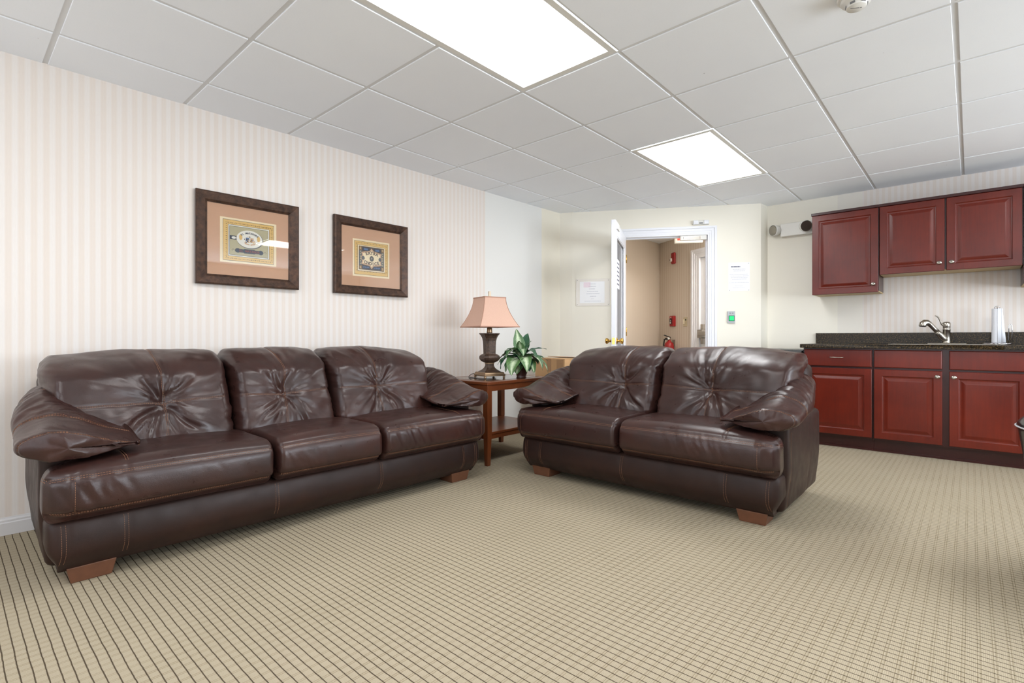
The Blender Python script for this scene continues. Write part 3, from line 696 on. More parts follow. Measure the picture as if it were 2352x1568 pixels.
# black appliance between loveseat and cabinets
f = MB(); f.box(-1.585, -1.145, 5.26, 5.72, 0.02, 0.845); fr = f.build('mini_fridge', M['fridge'], None, 0.006)
tag(fr, 'low black appliance beside the base cabinets, almost hidden by the loveseat', 'appliance')
g = MB(); g.box(-1.58, -1.15, 5.215, 5.258, 0.05, 0.835); g.build('door', M['fridge'], fr, 0.006)
for x in (-1.55, -1.18):
    for y in (5.30, 5.68): g = MB(); g.lathe([(0, 0), (0.015, 0), (0.015, 0.02), (0, 0.02)], 12, x, y); g.build('foot', M['dark_plastic'], fr)

# ================================================================== PICTURES
def picture(y0, y1, z0, z1, label, art, seed):
    """hangs on the left wall; local x = along the wall (towards +y), local z up, local y = into the wall"""
    cx = (y0+y1)/2; w = (y1-y0); h = z1-z0; a = math.atan2(1, 0.0197)-0.0125
    root = thing('framed_picture', label, 'picture', (LW(cx)+0.005, cx, (z0+z1)/2), a, 'cigar label pictures on the striped wall')
    hw, hh = w/2, h/2
    f = MB(); R = lambda i, o: [(-hw+i, -o, -hh+i), (hw-i, -o, -hh+i), (hw-i, -o, hh-i), (-hw+i, -o, hh-i)]
    f.loft([R(0.002, 0.001), R(0.0, 0.010), R(0.0, 0.030), R(0.004, 0.036), R(0.010, 0.038), R(0.016, 0.036), R(0.050, 0.024), R(0.060, 0.018), R(0.064, 0.016), R(0.064, 0.006)], caps=False, smooth=False)
    f.build('frame', M['frame'], root)
    f = MB(); f.box(-hw+0.01, hw-0.01, -0.010, -0.002, -hh+0.01, hh-0.01); f.build('mat', M['mat'], root)
    art(root, hw-0.062, hh-0.062)
    f = MB(); f.box(-hw+0.060, hw-0.060, -0.0158, -0.0146, -hh+0.060, hh-0.060); f.build('glass', M['pic_glass'], root)
t = NT('antique_bronze_frame'); co = t.coord(); n = t.noise(co, 26, 5, 0.7); n2 = t.noise(t.mapping(co, (4, 4, 60)), 6, 3)
t.set(t.mix(t.rng(n, 0.35, 0.75), rgb(52, 38, 31), rgb(96, 68, 52)), t.rng(n, 0.3, 0.7, 0.30, 0.45), 0.45, 0.5); M['frame'] = t.m
M['mat'] = plain('tan_mat_board', rgb(206, 162, 130), 0.85, 0, 0.06, 6)
t = NT('picture_glass'); t.n.remove(t.b); tr_ = t.node('ShaderNodeBsdfTransparent'); gl = t.node('ShaderNodeBsdfGlossy'); gl.inputs['Roughness'].default_value = 0.015
fr_ = t.node('ShaderNodeFresnel'); fr_.inputs['IOR'].default_value = 1.5; mx = t.node('ShaderNodeMixShader')
t.link(fr_.outputs[0], mx.inputs[0]); t.link(tr_.outputs[0], mx.inputs[1]); t.link(gl.outputs[0], mx.inputs[2]); t.link(mx.outputs[0], t.out.inputs[0]); M['pic_glass'] = t.m
P_ = {k: plain('print_'+k, rgb(*c), 0.8, 0, 0.05, 40) for k, c in dict(cream=(240, 222, 186), gold=(224, 186, 112), darkgold=(140, 104, 48), navy=(40, 48, 66), olive=(182, 172, 136), white=(232, 228, 216), red=(128, 52, 48), blue=(88, 116, 156), brown=(86, 66, 52), tan=(206, 168, 132), grey=(96, 96, 96)).items()}
def rect(parent, name, m, x0, x1, z0, z1, o):
    f = MB(); f.box(x0, x1, -o, -o+0.0004, z0, z1); return f.build(name, P_[m], parent)
def ell(parent, name, m, cx, cz, rx, rz, o, n=40):
    f = MB(); vs = [(cx+rx*math.cos(2*PI*i/n), -o, cz+rz*math.sin(2*PI*i/n)) for i in range(n)]; f.add(vs, [tuple(range(n))]); return f.build(name, P_[m], parent)
def poly(parent, name, m, pts, o):
    f = MB(); f.add([(x, -o, z) for x, z in pts], [tuple(range(len(pts)))]); return f.build(name, P_[m], parent)
def words(parent, name, m, txt, size, cx, cz, o, arc=0.0, adv=None, bold=0.0, wx=1.0):
    """letters along an arc (arc = curvature radius, + bulges up)"""
    f = MB(); adv = adv or size*0.72; n = len(txt)
    for i, ch in enumerate(txt):
        if ch == ' ': continue
        vs, fs = glyphs(ch, size, wx, bold); u = (i-(n-1)/2)*adv
        if arc: 
            a = u/arc; px = cx+arc*math.sin(a); pz = cz+arc*(math.cos(a)-1)
        else: a = 0; px = cx+u; pz = cz
        c, s = math.cos(-a), math.sin(-a)
        f.add([(px+x*c-y*s, -o, pz+x*s+y*c) for x, y in vs], fs)
    return f.build(name, P_[m], parent, recalc=False)
def ornaments(parent, hx, hz, ix, iz, o, n1, n2, m='darkgold'):
    f = MB(); rr = random.Random(3)
    def dia(x, z, r):
        f.add([(x-r, -o, z), (x, -o, z-r*0.8), (x+r, -o, z), (x, -o, z+r*0.8)], [(0, 1, 2, 3)])
        f.add([(x-r*1.6, -o, z+r*0.2), (x-r*1.1, -o, z-r*0.3), (x-r*1.1, -o, z+r*0.9)], [(0, 1, 2)])
    mx_, mz = (hx+ix)/2, (hz+iz)/2
    for i in range(n1):
        x = -hx+0.012+(2*hx-0.024)*i/(n1-1)
        for z in (mz, -mz): dia(x, z+rr.uniform(-0.001, 0.001), 0.0045 if i % 2 else 0.0032)
    for i in range(1, n2-1):
        z = -hz+0.012+(2*hz-0.024)*i/(n2-1)
        for x in (mx_, -mx_): dia(x, z, 0.0045 if i % 2 else 0.0032)
    f.build('border_ornament', P_[m], parent)
def art1(root, hw, hh):
    W_, H_ = 0.169, 0.140
    pr = rect(root, 'print', 'cream', -W_-0.004, W_-0.004, -H_+0.002, H_+0.002, 0.0105)
    rect(pr, 'border_line', 'navy', -0.157, 0.149, -0.126, 0.130, 0.0109); rect(pr, 'border', 'gold', -0.155, 0.147, -0.124, 0.128, 0.0112)
    ornaments(pr, 0.151, 0.126, 0.122, 0.096, 0.0116, 25, 19)
    rect(pr, 'inner_line', 'navy', -0.128, 0.120, -0.097, 0.101, 0.0114); rect(pr, 'inner_margin', 'white', -0.126, 0.118, -0.095, 0.099, 0.0117)
    rect(pr, 'field_line', 'navy', -0.120, 0.112, -0.089, 0.093, 0.0119); rect(pr, 'field', 'olive', -0.118, 0.110, -0.087, 0.091, 0.0121)
    rect(pr, 'ribbon', 'navy', -0.118, -0.075, 0.008, 0.032, 0.0124); ell(pr, 'ribbon_badge', 'white', -0.095, 0.020, 0.013, 0.008, 0.0126)
    ell(pr, 'oval_shadow', 'grey', 0.001, 0.017, 0.080, 0.058, 0.0124); ell(pr, 'oval', 'white', -0.002, 0.020, 0.078, 0.056, 0.0127)
    for x in (-0.055, 0.052): ell(pr, 'medal', 'gold', x, 0.028, 0.010, 0.018, 0.0130)
    rc = random.Random(11)
    poly(pr, 'shield', 'blue', [(-0.024, 0.030), (-0.004, 0.030), (-0.004, 0.010), (-0.014, -0.002), (-0.024, 0.010)], 0.0131)
    poly(pr, 'shield', 'tan', [(0.002, 0.030), (0.022, 0.030), (0.022, 0.010), (0.012, -0.002), (0.002, 0.010)], 0.0131)
    for k in range(34):
        a_ = rc.uniform(0, 2*PI); r_ = rc.uniform(0.006, 0.034); x_, z_ = r_*math.cos(a_), 0.013+r_*0.75*math.sin(a_)
        s_ = rc.uniform(0.0016, 0.0042); t_ = rc.uniform(0, PI)
        poly(pr, 'crest_detail', rc.choice(['gold', 'tan', 'brown', 'navy', 'darkgold', 'gold', 'tan', 'blue']), [(x_+s_*1.8*math.cos(t_+q)*(1 if q % 2 < 1 else 0.5), z_+s_*1.4*math.sin(t_+q)) for q in (0, 0.9, 1.9, 3.1, 4.2, 5.2)], 0.0133+k*0.00001)
    for sg in (-1, 1): poly(pr, 'crest_ribbon', 'tan', [(sg*0.002, -0.012), (sg*0.030, -0.004), (sg*0.036, 0.002), (sg*0.030, -0.012), (sg*0.004, -0.018)], 0.0130)
    words(pr, 'oval_lettering', 'navy', 'EL MATADORE', 0.015, -0.002, 0.058, 0.0136, 0.085, 0.0102, 0.0006)
    ell(pr, 'banner_end', 'navy', -0.072, -0.058, 0.016, 0.014, 0.0124); ell(pr, 'banner_end', 'navy', 0.066, -0.058, 0.016, 0.014, 0.0124)
    f = MB(); 
    for x0, x1, h in ((-0.070, -0.035, 0.011), (-0.035, 0.030, 0.014), (0.030, 0.064, 0.011)): f.box(x0, x1, -0.0128, -0.0124, -0.058-h, -0.058+h)
    f.build('banner', P_['navy'], pr)
    words(pr, 'banner_lettering', 'red', 'EL MATADOR', 0.0175, -0.003, -0.058, 0.0132, 0, 0.0125, 0.0008)
    for s in (-1, 1):
        f = MB(); f.tube([(s*0.088-0.003, -0.0126, -0.058), (s*0.096-0.003, -0.0126, -0.051), (s*0.103-0.003, -0.0126, -0.055), (s*0.100-0.003, -0.0126, -0.063)], 0.0010, 6); f.build('scroll', P_['brown'], pr)
def art2(root, hw, hh):
    pr = rect(root, 'print', 'cream', -0.160, 0.155, -0.146, 0.134, 0.0105)
    rect(pr, 'border_line', 'brown', -0.147, 0.142, -0.132, 0.120, 0.0109); rect(pr, 'border', 'gold', -0.145, 0.140, -0.130, 0.118, 0.0112)
    ornaments(pr, 0.141, 0.122, 0.112, 0.092, 0.0116, 21, 19)
    rect(pr, 'inner_line', 'brown', -0.120, 0.115, -0.104, 0.092, 0.0114); rect(pr, 'inner_margin', 'cream', -0.118, 0.113, -0.102, 0.090, 0.0117)
    rect(pr, 'field', 'brown', -0.110, 0.105, -0.094, 0.084, 0.0120)
    for x0, x1 in ((-0.108, -0.086), (0.081, 0.103)):
        rect(pr, 'side_panel', 'grey', x0, x1, -0.060, 0.050, 0.0122)
        for z0, z1 in ((0.054, 0.080), (-0.090, -0.064)): rect(pr, 'corner_panel', 'darkgold', x0, x1, z0, z1, 0.0122)
        for z in (0.067, -0.077): words(pr, 'corner_scroll', 'cream', 'S', 0.022, (x0+x1)/2, z, 0.0124)
        for k in range(6): ell(pr, 'side_ornament', 'olive', (x0+x1)/2, -0.048+k*0.018, 0.005, 0.006, 0.0124, 10)
    for x0, x1 in ((-0.080, -0.020), (0.015, 0.075)):
        for z0, z1 in ((0.050, 0.076), (-0.086, -0.062)):
            rect(pr, 'corner_plate', 'navy', x0, x1, z0, z1, 0.0123)
    for x in (-0.052, 0.046): rect(pr, 'blue_plate', 'blue', x-0.017, x+0.017, 0.056, 0.070, 0.0126)
    for x in (-0.050, 0.045):
        f = MB()
        for k in range(6): f.box(x-0.025+k*0.0085, x-0.025+k*0.0085+0.006, -0.0128, -0.0125, -0.078+0.002*(k % 2), -0.070+0.001*(k % 3))
        f.build('lower_lettering', P_['blue'], pr)
    pts = [(-0.092, -0.05), (-0.060, -0.056), (-0.02, -0.062), (-0.003, -0.084), (0.014, -0.062), (0.055, -0.056), (0.086, -0.05), (0.078, -0.03), (0.090, -0.005), (0.078, 0.020), (0.086, 0.038), (0.055, 0.046), (0.014, 0.054), (-0.003, 0.074), (-0.020, 0.054), (-0.060, 0.046), (-0.092, 0.038), (-0.084, 0.02), (-0.096, -0.005), (-0.084, -0.03)]
    poly(pr, 'plaque_rim', 'tan', pts, 0.0128)
    poly(pr, 'plaque', 'cream', [(x*0.86, z*0.82-0.001) for x, z in pts], 0.0131)
    for x in (-0.076, 0.070): ell(pr, 'boss', 'grey', x, -0.005, 0.014, 0.015, 0.0133)
    ell(pr, 'center_ring', 'brown', -0.003, -0.005, 0.018, 0.021, 0.0133); ell(pr, 'center_disc', 'grey', -0.003, -0.005, 0.015, 0.018, 0.0135)
    words(pr, 'center_letter', 'cream', 'V', 0.020, -0.003, -0.005, 0.0137)
    words(pr, 'lettering', 'brown', 'EXTRA', 0.032, -0.003, 0.036, 0.0137, 0.16, 0.0225, 0.0012)
    words(pr, 'lettering', 'brown', 'CHOICE', 0.032, -0.003, -0.044, 0.0137, -0.18, 0.0225, 0.0012)
picture(1.008, 1.625, 1.279, 1.845, 'left bronze-framed picture of a white oval crest above a dark banner', art1, 1)
picture(1.885, 2.515, 1.279, 1.848, 'right bronze-framed picture reading EXTRA CHOICE', art2, 2)

# ================================================================== SOFAS
def rbox(h, r, step):
    """dense rounded box surface: half sizes h, radii r (per axis), returns V (param), F"""
    n = [max(2, int(round(2*h[i]/step))) for i in range(3)]
    ids = {}; V = []; F = []
    def vid(i, j, k):
        key = (i, j, k)
        if key not in ids:
            ids[key] = len(V); V.append((-h[0]+2*h[0]*i/n[0], -h[1]+2*h[1]*j/n[1], -h[2]+2*h[2]*k/n[2]))
        return ids[key]
    for a, b_, c in ((0, 1, 2), (1, 2, 0), (2, 0, 1)):
        for side in (0, n[c]):
            for i in range(n[a]):
                for j in range(n[b_]):
                    q = []
                    for di, dj in ((0, 0), (1, 0), (1, 1), (0, 1)):
                        idx = [0, 0, 0]; idx[a] = i+di; idx[b_] = j+dj; idx[c] = side; q.append(vid(*idx))
                    F.append(q if side else q[::-1])
    V = np.array(V); r = np.minimum(np.array(r, float), np.array(h)*0.999); hh = np.array(h)
    # superellipse style corner rounding with per-axis radii
    core = np.clip(V, -(hh-r), hh-r); d = (V-core)/r; L = np.linalg.norm(d, axis=1); m = np.abs(d).max(axis=1)
    s = np.where(L > 1e-9, m/np.maximum(L, 1e-9), 1.0)
    return core + d*s[:, None]*r, np.array(F)
def vnorm(V, F):
    N = np.zeros_like(V); fn = np.cross(V[F[:, 2]]-V[F[:, 0]], V[F[:, 3]]-V[F[:, 1]])
    for k in range(4): np.add.at(N, F[:, k], fn)
    return N/np.maximum(np.linalg.norm(N, axis=1), 1e-12)[:, None]
def fbm(P, sc, seed=0.0, oct_=3):
    sc = np.array(sc, float) if np.ndim(sc) else np.array([sc]*3, float)
    return np.array([noise.fractal(Vector((p[0]*sc[0]+seed, p[1]*sc[1]+seed*1.7, p[2]*sc[2]-seed)), 0.6, 2.1, oct_) for p in P])
def gauss(x, w): return np.exp(-(x/w)**2)
def smooth(x, a, b): t_ = np.clip((x-a)/(b-a), 0, 1); return t_*t_*(3-2*t_)

def stitches(name, parent, V, F, lines, mat, offs=(0.0045, -0.0045), pitch=0.0085, dash=0.0058):
    """two rows of thread dashes laid on the surface along each polyline (points in the object's space)"""
    bvh = BVHTree.FromPolygons([Vector(v) for v in V], [tuple(int(i) for i in f) for f in F])
    o = None
    for ln in lines:
        single = False; vs, fs = [], []
        if isinstance(ln, tuple): ln, single = ln
        pts = []
        for a, b_ in zip(ln[:-1], ln[1:]):
            a, b_ = Vector(a), Vector(b_); m_ = max(1, int((b_-a).length/0.012)); pts += [a.lerp(b_, i/m_) for i in range(m_)]
        pts.append(Vector(ln[-1])); sp = []; sn = []
        for p in pts:
            hit = bvh.find_nearest(p)
            if hit[0] is None: continue
            sp.append(hit[0]); sn.append(hit[1])
        if len(sp) < 2: continue
        acc = [0.0]
        for i in range(1, len(sp)): acc.append(acc[-1]+(sp[i]-sp[i-1]).length)
        L = acc[-1]; s = 0.003; i = 0
        while s < L-dash:
            while acc[i+1] < s: i += 1
            fr_ = (s-acc[i])/max(acc[i+1]-acc[i], 1e-9); p = sp[i].lerp(sp[i+1], fr_); tdir = (sp[i+1]-sp[i]).normalized(); n_ = sn[i].lerp(sn[min(i+1, len(sn)-1)], fr_).normalized()
            sd_ = n_.cross(tdir).normalized()
            for o in ((0.0,) if single else offs):
                q = p+sd_*o; hit = bvh.find_nearest(q)
                q, nn = hit[0]+hit[1]*0.0002, hit[1]
                b0 = len(vs); w = 0.0006
                for dz in (-0.0004, 0.0009):
                    for a_, c_ in ((-dash/2, -w), (dash/2, -w), (dash/2, w), (-dash/2, w)): vs.append(q+tdir*a_+sd_*c_+nn*dz)
                fs += [(b0+4, b0+5, b0+6, b0+7), (b0, b0+1, b0+5, b0+4), (b0+1, b0+2, b0+6, b0+5), (b0+2, b0+3, b0+7, b0+6), (b0+3, b0, b0+4, b0+7)]
            s += pitch
        if not vs: continue
        me = bpy.data.meshes.new(name); me.from_pydata([tuple(v) for v in vs], [], fs); me.materials.append(mat)
        o = bpy.data.objects.new(name, me); C.objects.link(o); o.parent = parent
    return o

def groove(P, line_d, w=0.006, depth=0.003): return -depth*gauss(line_d, w)

def seat_cushion(root, u0, u1, end_l, end_r, seed, STEP):
    """seat cushion between u0 and u1; end_l / end_r: outer end, wraps the corner in front of the arm"""
    v0, v1, z0, z1 = -0.068, 0.60, 0.262, 0.470
    hx, hy, hz = (u1-u0)/2, (v1-v0)/2, (z1-z0)/2
    P, F = rbox((hx, hy, hz), (0.028, 0.075, 0.065), STEP)
    cx, cy, cz = (u0+u1)/2, (v0+v1)/2, (z0+z1)/2
    X = P.copy(); sx = P[:, 0]/hx; sy = P[:, 1]/hy; sz = P[:, 2]/hz
    top = smooth(sz, 0.2, 1.0)
    # crown
    X[:, 2] += top*0.020*(1-np.abs(sx)**2.6)*(1-0.5*np.clip(sy, -1, 1)**2) - top*0.012*smooth(sy, 0.0, 1)
    # front face bulge, undercut towards the bottom
    fr_ = smooth(-sy, 0.75, 1.0)
    X[:, 1] -= fr_*0.018*(1-sz**2)*(1-0.4*np.abs(sx)**4)
    X[:, 1] += smooth(-sz, 0.35, 1.0)*0.030*fr_
    # outer corners turn back in plan
    for e, sg in ((end_l, -1), (end_r, 1)):
        if e:
            d = smooth(sg*P[:, 0], hx-0.11, hx); X[:, 1] += d*d*0.045*fr_
            back = smooth(P[:, 1]+hy, 0.13, 0.19); X[:, 0] -= sg*d*0.10*back
            X[:, 2] -= 0.012*d*top
    N = vnorm(X, F)
    Q = P+np.array([cx, cy, cz])
    # wrinkles: soft slanted creases on the front band, fine ones on top
    f1 = fbm(np.stack([Q[:, 0]*26+Q[:, 2]*12, Q[:, 1]*2, Q[:, 2]*5], 1), 1.0, seed, 3)
    f2 = fbm(Q, (8, 6, 8), seed+5, 1)
    act = smooth(fbm(Q, (3.5, 1, 3), seed+9, 1), -0.25, 0.5)
    frontm = smooth(-N[:, 1], 0.3, 0.8)
    D = 0.0060*f1*frontm*act*smooth(np.abs(sz), 1.0, 0.4) + 0.0035*f2*0.6
    topz = hz-0.030
    tl = 0.0
    # seams: upper front line and lower front line
    D += -0.004*gauss(P[:, 2]-(hz-0.034), 0.006)*smooth(-N[:, 1], 0.15, 0.5)
    D += -0.005*gauss(P[:, 2]+(hz-0.038), 0.006)*smooth(-N[:, 1], 0.1, 0.4)
    D += 0.002*smooth(-N[:, 1], 0.1, 0.5)*gauss(P[:, 2]-(hz-0.022), 0.014)
    for e, sg in ((end_l, -1), (end_r, 1)):
        if e: D += -0.003*gauss(P[:, 0]-sg*(hx-0.085), 0.006)*smooth(-N[:, 1], 0.2, 0.6)
        xs_ = sg*(hx-0.245)
        if e: D += -0.003*gauss(P[:, 0]-xs_, 0.006)*smooth(N[:, 2], 0.4, 0.7)
    V = X + N*D[:, None] + np.array([cx, cy, cz])
    V[:, 2] = np.maximum(V[:, 2], z0)
    o = np_obj('seat_cushion', V, F, M['leather'], root)
    # stitch lines found from nearest param vertices
    def near(line):
        out = []
        for p in line: 
            d = ((P-np.array(p))**2).sum(1); out.append(tuple(V[d.argmin()]))
        return out
    def smoothed(l, k=2):
        a = np.array(l)
        for _ in range(k):
            b_ = a.copy(); b_[1:-1] = (a[:-2]+2*a[1:-1]+a[2:])/4; a = b_
        return [tuple(x) for x in a]
    xs2 = np.linspace(-hx+0.012, hx-0.012, 28)
    L = [smoothed(near([(x, -hy, hz-0.034) for x in xs2]), 3), smoothed(near([(x, -hy, -hz+0.038) for x in xs2]), 3)]
    for e, sg in ((end_l, -1), (end_r, 1)):
        if e:
            L.append((smoothed(near([(sg*(hx-0.085), -hy, z) for z in np.linspace(-hz+0.045, hz-0.04, 10)]), 2), True))
            L.append(smoothed(near([(sg*(hx-0.245), y, hz) for y in np.linspace(-hy+0.03, -hy+0.25, 14)]), 2))
            L.append(smoothed(near([(sg*hx, y, hz-0.034) for y in np.linspace(-hy+0.02, -hy+0.12, 6)]), 1))
    stitches('stitching', o, V, F, L, M['thread'])
    return o

def back_cushion(root, u0, u1, seed, STEP, tuft_dx=0.0, outer=0):
    z0, z1 = 0.405, 0.895; hx, hy, hz = (u1-u0)/2, 0.130, (z1-z0)/2
    P, F = rbox((hx, hy, hz), (0.055, 0.11, 0.085), STEP)
    cx, cz = (u0+u1)/2, (z0+z1)/2
    sx = P[:, 0]/hx; sy = P[:, 1]/hy; sz = P[:, 2]/hz
    X = P.copy()
    # lean and rolled top
    yl = 0.52 + 0.20*(P[:, 2]/0.49+0.0) + 0.07*smooth(sz, 0.45, 1.0)
    fr_ = smooth(-sy, 0.2, 1.0)
    X[:, 1] = P[:, 1]*(0.92+0.12*smooth(sz, -0.2, 0.8)) + yl
    X[:, 1] -= fr_*0.040*(1-np.abs(sx)**2.2)*(1-np.abs(sz)**2.4)
    X[:, 2] += smooth(sz, 0.3, 1)*(-0.012*np.abs(sx)**3)
    if outer:   # outer end flares over the arm and leans outwards at the top
        d = smooth(outer*P[:, 0], hx-0.35, hx); X[:, 0] += outer*0.02*d*smooth(sz, -0.2, 0.6)
        X[:, 2] -= 0.022*d*smooth(sz, 0.4, 1.0)
        X[:, 1] -= 0.05*d*fr_
    N = vnorm(X, F)
    tx_, tz_ = tuft_dx, 0.0
    dx = P[:, 0]-tx_; dz = P[:, 2]-tz_; r = np.hypot(dx, dz)+1e-6; th = np.arctan2(dz, dx)
    front = smooth(-N[:, 1], 0.15, 0.5)
    D = -0.030*np.exp(-r/0.045)-0.018*np.exp(-(r/0.13)**2)
    # radial folds out of the tuft: sharp valleys, round ridges
    ring = np.stack([np.cos(th)*3.2, np.sin(th)*3.2, r*3.0], 1)
    fold = fbm(ring, 1.0, seed, 3); fold = np.clip(fold, -0.8, 0.8)
    ridge = np.where(fold > 0, fold*1.0, -np.abs(fold)**0.7*0.9)
    vert = 0.55+0.45*np.abs(np.sin(th))
    D += 0.021*ridge*np.exp(-r/0.16)*smooth(r, 0.0, 0.05)*vert
    # diagonal pull creases towards lower corners and sides
    for ang_, amp, wd, ln_ in ((-2.25+0.2*math.sin(seed), 0.010, 0.014, 0.26), (-0.85+0.2*math.cos(seed), 0.011, 0.013, 0.28), (0.95+0.25*math.sin(seed*2), 0.007, 0.012, 0.20), (2.2+0.2*math.sin(seed*3), 0.007, 0.012, 0.18), (-1.95, 0.006, 0.010, 0.22), (-1.2, 0.006, 0.009, 0.22)):
        ca, sa = math.cos(ang_), math.sin(ang_); al = dx*ca+dz*sa; ac = -dx*sa+dz*ca + 0.012*np.sin(al*22+seed)
        D += (-amp*gauss(ac, wd)+amp*0.55*gauss(ac-wd*2.0, wd*1.3))*smooth(al, 0.01, 0.05)*(1-smooth(al, ln_*0.5, ln_))
    D *= front
    # cross seams
    D += (-0.0055*gauss(dx+0.012*np.sin(dz*9+seed), 0.007) -0.0045*gauss(dz, 0.006)*front)*smooth(-N[:, 1]+N[:, 2]*1.0, 0.1, 0.5)
    Q = X+np.array([cx, 0, cz])
    D += 0.0065*fbm(Q, (6.0, 6.0, 6.0), seed+3, 2) + 0.0008*fbm(Q, (20, 20, 20), seed+13, 1)
    # creases along the side joints and on the rolled top
    side = smooth(np.abs(P[:, 0]), hx-0.09, hx-0.01)
    D += 0.005*side*fbm(np.stack([Q[:, 0]*3, Q[:, 1]*3, Q[:, 2]*30], 1), 1, seed+21, 2)
    V = X+N*D[:, None]+np.array([cx, 0, cz])
    o = np_obj('back_cushion', V, F, M['leather'], root)
    def near(line):
        out = []
        for p in line:
            d = ((P-np.array(p))**2).sum(1); out.append(V[d.argmin()])
        a = np.array(out)
        for _ in range(3):
            b_ = a.copy(); b_[1:-1] = (a[:-2]+2*a[1:-1]+a[2:])/4; a = b_
        return [tuple(x) for x in a]
    zz = np.linspace(-hz+0.02, hz-0.03, 26); xx = np.linspace(-hx+0.03, hx-0.03, 26)
    vline = [(tx_-0.012*math.sin((z-tz_)*9+seed), -hy, z) for z in zz] + [(tx_-0.012*math.sin((hz-tz_)*9+seed), y, hz) for y in np.linspace(-hy+0.03, 0.06, 8)]
    stitches('stitching', o, V, F, [near(vline), (near([(x, -hy, tz_) for x in xx]))], M['thread'], offs=(0.0040, -0.0040))
    return o

def arm(root, W_, sg, seed):
    """pillow arm; sg=-1 left, +1 right. Loft along v with a tear-shaped section and a puffed front face"""
    NS = 120; th = np.linspace(0, 2*PI, NS, endpoint=False)
    v0, v1 = -0.030, 0.84
    st = [(v0-0.014*(1-q*q), 0.86*q, 0) for q in np.linspace(0.001, 1, 14)]                 # front face
    st += [(v0+0.045*(1-math.cos(q)), 0.86+0.14*math.sin(q), 1) for q in np.linspace(0.15, PI/2, 8)]   # rounded edge
    st += [(v0+0.045+(v1-v0-0.045)*s, 1.0, 2) for s in np.linspace(0.008, 1, 100)]
    K = len(st); c, s_ = np.cos(th), np.sin(th); e = 2/2.4
    a = np.sign(c)*np.abs(c)**e; b_ = np.sign(s_)*np.abs(s_)**e          # a=+1 inner tip, -1 outer side
    Ps, Qs = [], []
    sm = lambda x, p, q: float(smooth(np.array(x), p, q))
    for v, sc, zone in st:
        vv_ = max(v, 0.0)
        uo = -0.088 + 0.070*sm(vv_, 0.30, 0.85); ui = 0.290 - 0.03*sm(vv_, 0.1, 0.6)
        zb = 0.490 + 0.015*sm(vv_, 0.0, 0.3)+0.10*sm(vv_, 0.45, 0.85); zt = 0.612 + 0.132*sm(vv_, 0.0, 0.55)
        uc, wu, zc, hz_ = (uo+ui)/2, (ui-uo)/2, (zt+zb)/2, (zt-zb)/2
        tip = smooth(a, -0.55, 1.0)
        z = zc + hz_*b_*(1-0.66*tip) - (0.040+0.045*sm(vv_, 0.15, 0.55))*tip*np.where(b_ > 0, 1.0, 0.55)
        u = uc+wu*a
        end = math.sqrt(max(0.0004, 1-(max(0, (v-(v1-0.12))/0.12))**2))
        uc2, zc2 = uc-0.05, zc-0.008
        uu = uc2+(u-uc2)*sc*end; z2 = zc2+(z-zc2)*sc*end
        vv = np.full(NS, v) + (0.055*smooth(a, 0.0, 1.0)+0.035*smooth(-a, 0.3, 1.0))*sc*(1-sm(v, 0.0, 0.35))
        Ps.append(np.stack([uu, vv, z2], 1)); Qs.append(np.stack([np.full(NS, v), np.full(NS, sc), a, np.full(NS, zone)], 1))
    V = np.concatenate(Ps); Q = np.concatenate(Qs)
    F = np.array([(k*NS+i, (k+1)*NS+i, (k+1)*NS+(i+1) % NS, k*NS+(i+1) % NS) for k in range(K-1) for i in range(NS)])
    N = vnorm(V, F)
    if ((V-V.mean(0))*N).sum() < 0: F = F[:, ::-1]; N = -N
    v = Q[:, 0]; sc = Q[:, 1]; al = Q[:, 2]
    body = smooth(v, 0.02, 0.10)
    D = 0.004*fbm(V, (6, 6, 6), seed, 1)*smooth(sc, 0.1, 0.7)
    cr = fbm(np.stack([V[:, 0]*6+V[:, 1]*10, V[:, 1]*30-V[:, 0]*13, V[:, 2]*4], 1), 1, seed+8, 2)
    D += 0.0075*np.where(cr > 0, cr, -np.abs(cr)**0.8)*smooth(v, 0.10, 0.26)*smooth(N[:, 2], -0.2, 0.6)
    cr2 = fbm(np.stack([V[:, 0]*30+V[:, 1]*8, V[:, 1]*6, V[:, 2]*5], 1), 1, seed+2, 3)
    D += 0.0045*cr2*(1-smooth(v, 0.03, 0.14))*smooth(sc, 0.3, 0.9)
    D += -0.0045*gauss(v-(v0+0.012), 0.006)*(sc > 0.85)
    for vs_ in (0.20, 0.47): D += -0.004*gauss(v-vs_, 0.007)*smooth(N[:, 2], -0.3, 0.2)
    D *= 1-0.85*smooth(al, 0.6, 0.95)
    V = V+N*D[:, None]
    kk = lambda target: int(np.argmin([abs(q[0]-target)+(9 if q[2] == 0 else 0) for q in st]))
    def ringline(target, a0, a1, n=30):
        k = kk(target); return [tuple(V[k*NS+int(a0+(a1-a0)*i/n) % NS]) for i in range(n+1)]
    lines = [ringline(v0+0.012, -3, 63, 44), (ringline(v0+0.012, 63, 117, 30), True), ringline(0.20, 6, 70), ringline(0.47, 6, 68)]
    if sg > 0:
        V[:, 0] = W_-V[:, 0]; F = F[:, ::-1]; lines = [([(W_-p[0], p[1], p[2]) for p in l] if isinstance(l, list) else ([(W_-p[0], p[1], p[2]) for p in l[0]], True)) for l in lines]
    o = np_obj('arm', V, F, M['leather'], root)
    stitches('stitching', o, V, F, lines, M['thread'], offs=(0.004, -0.004))
    return o

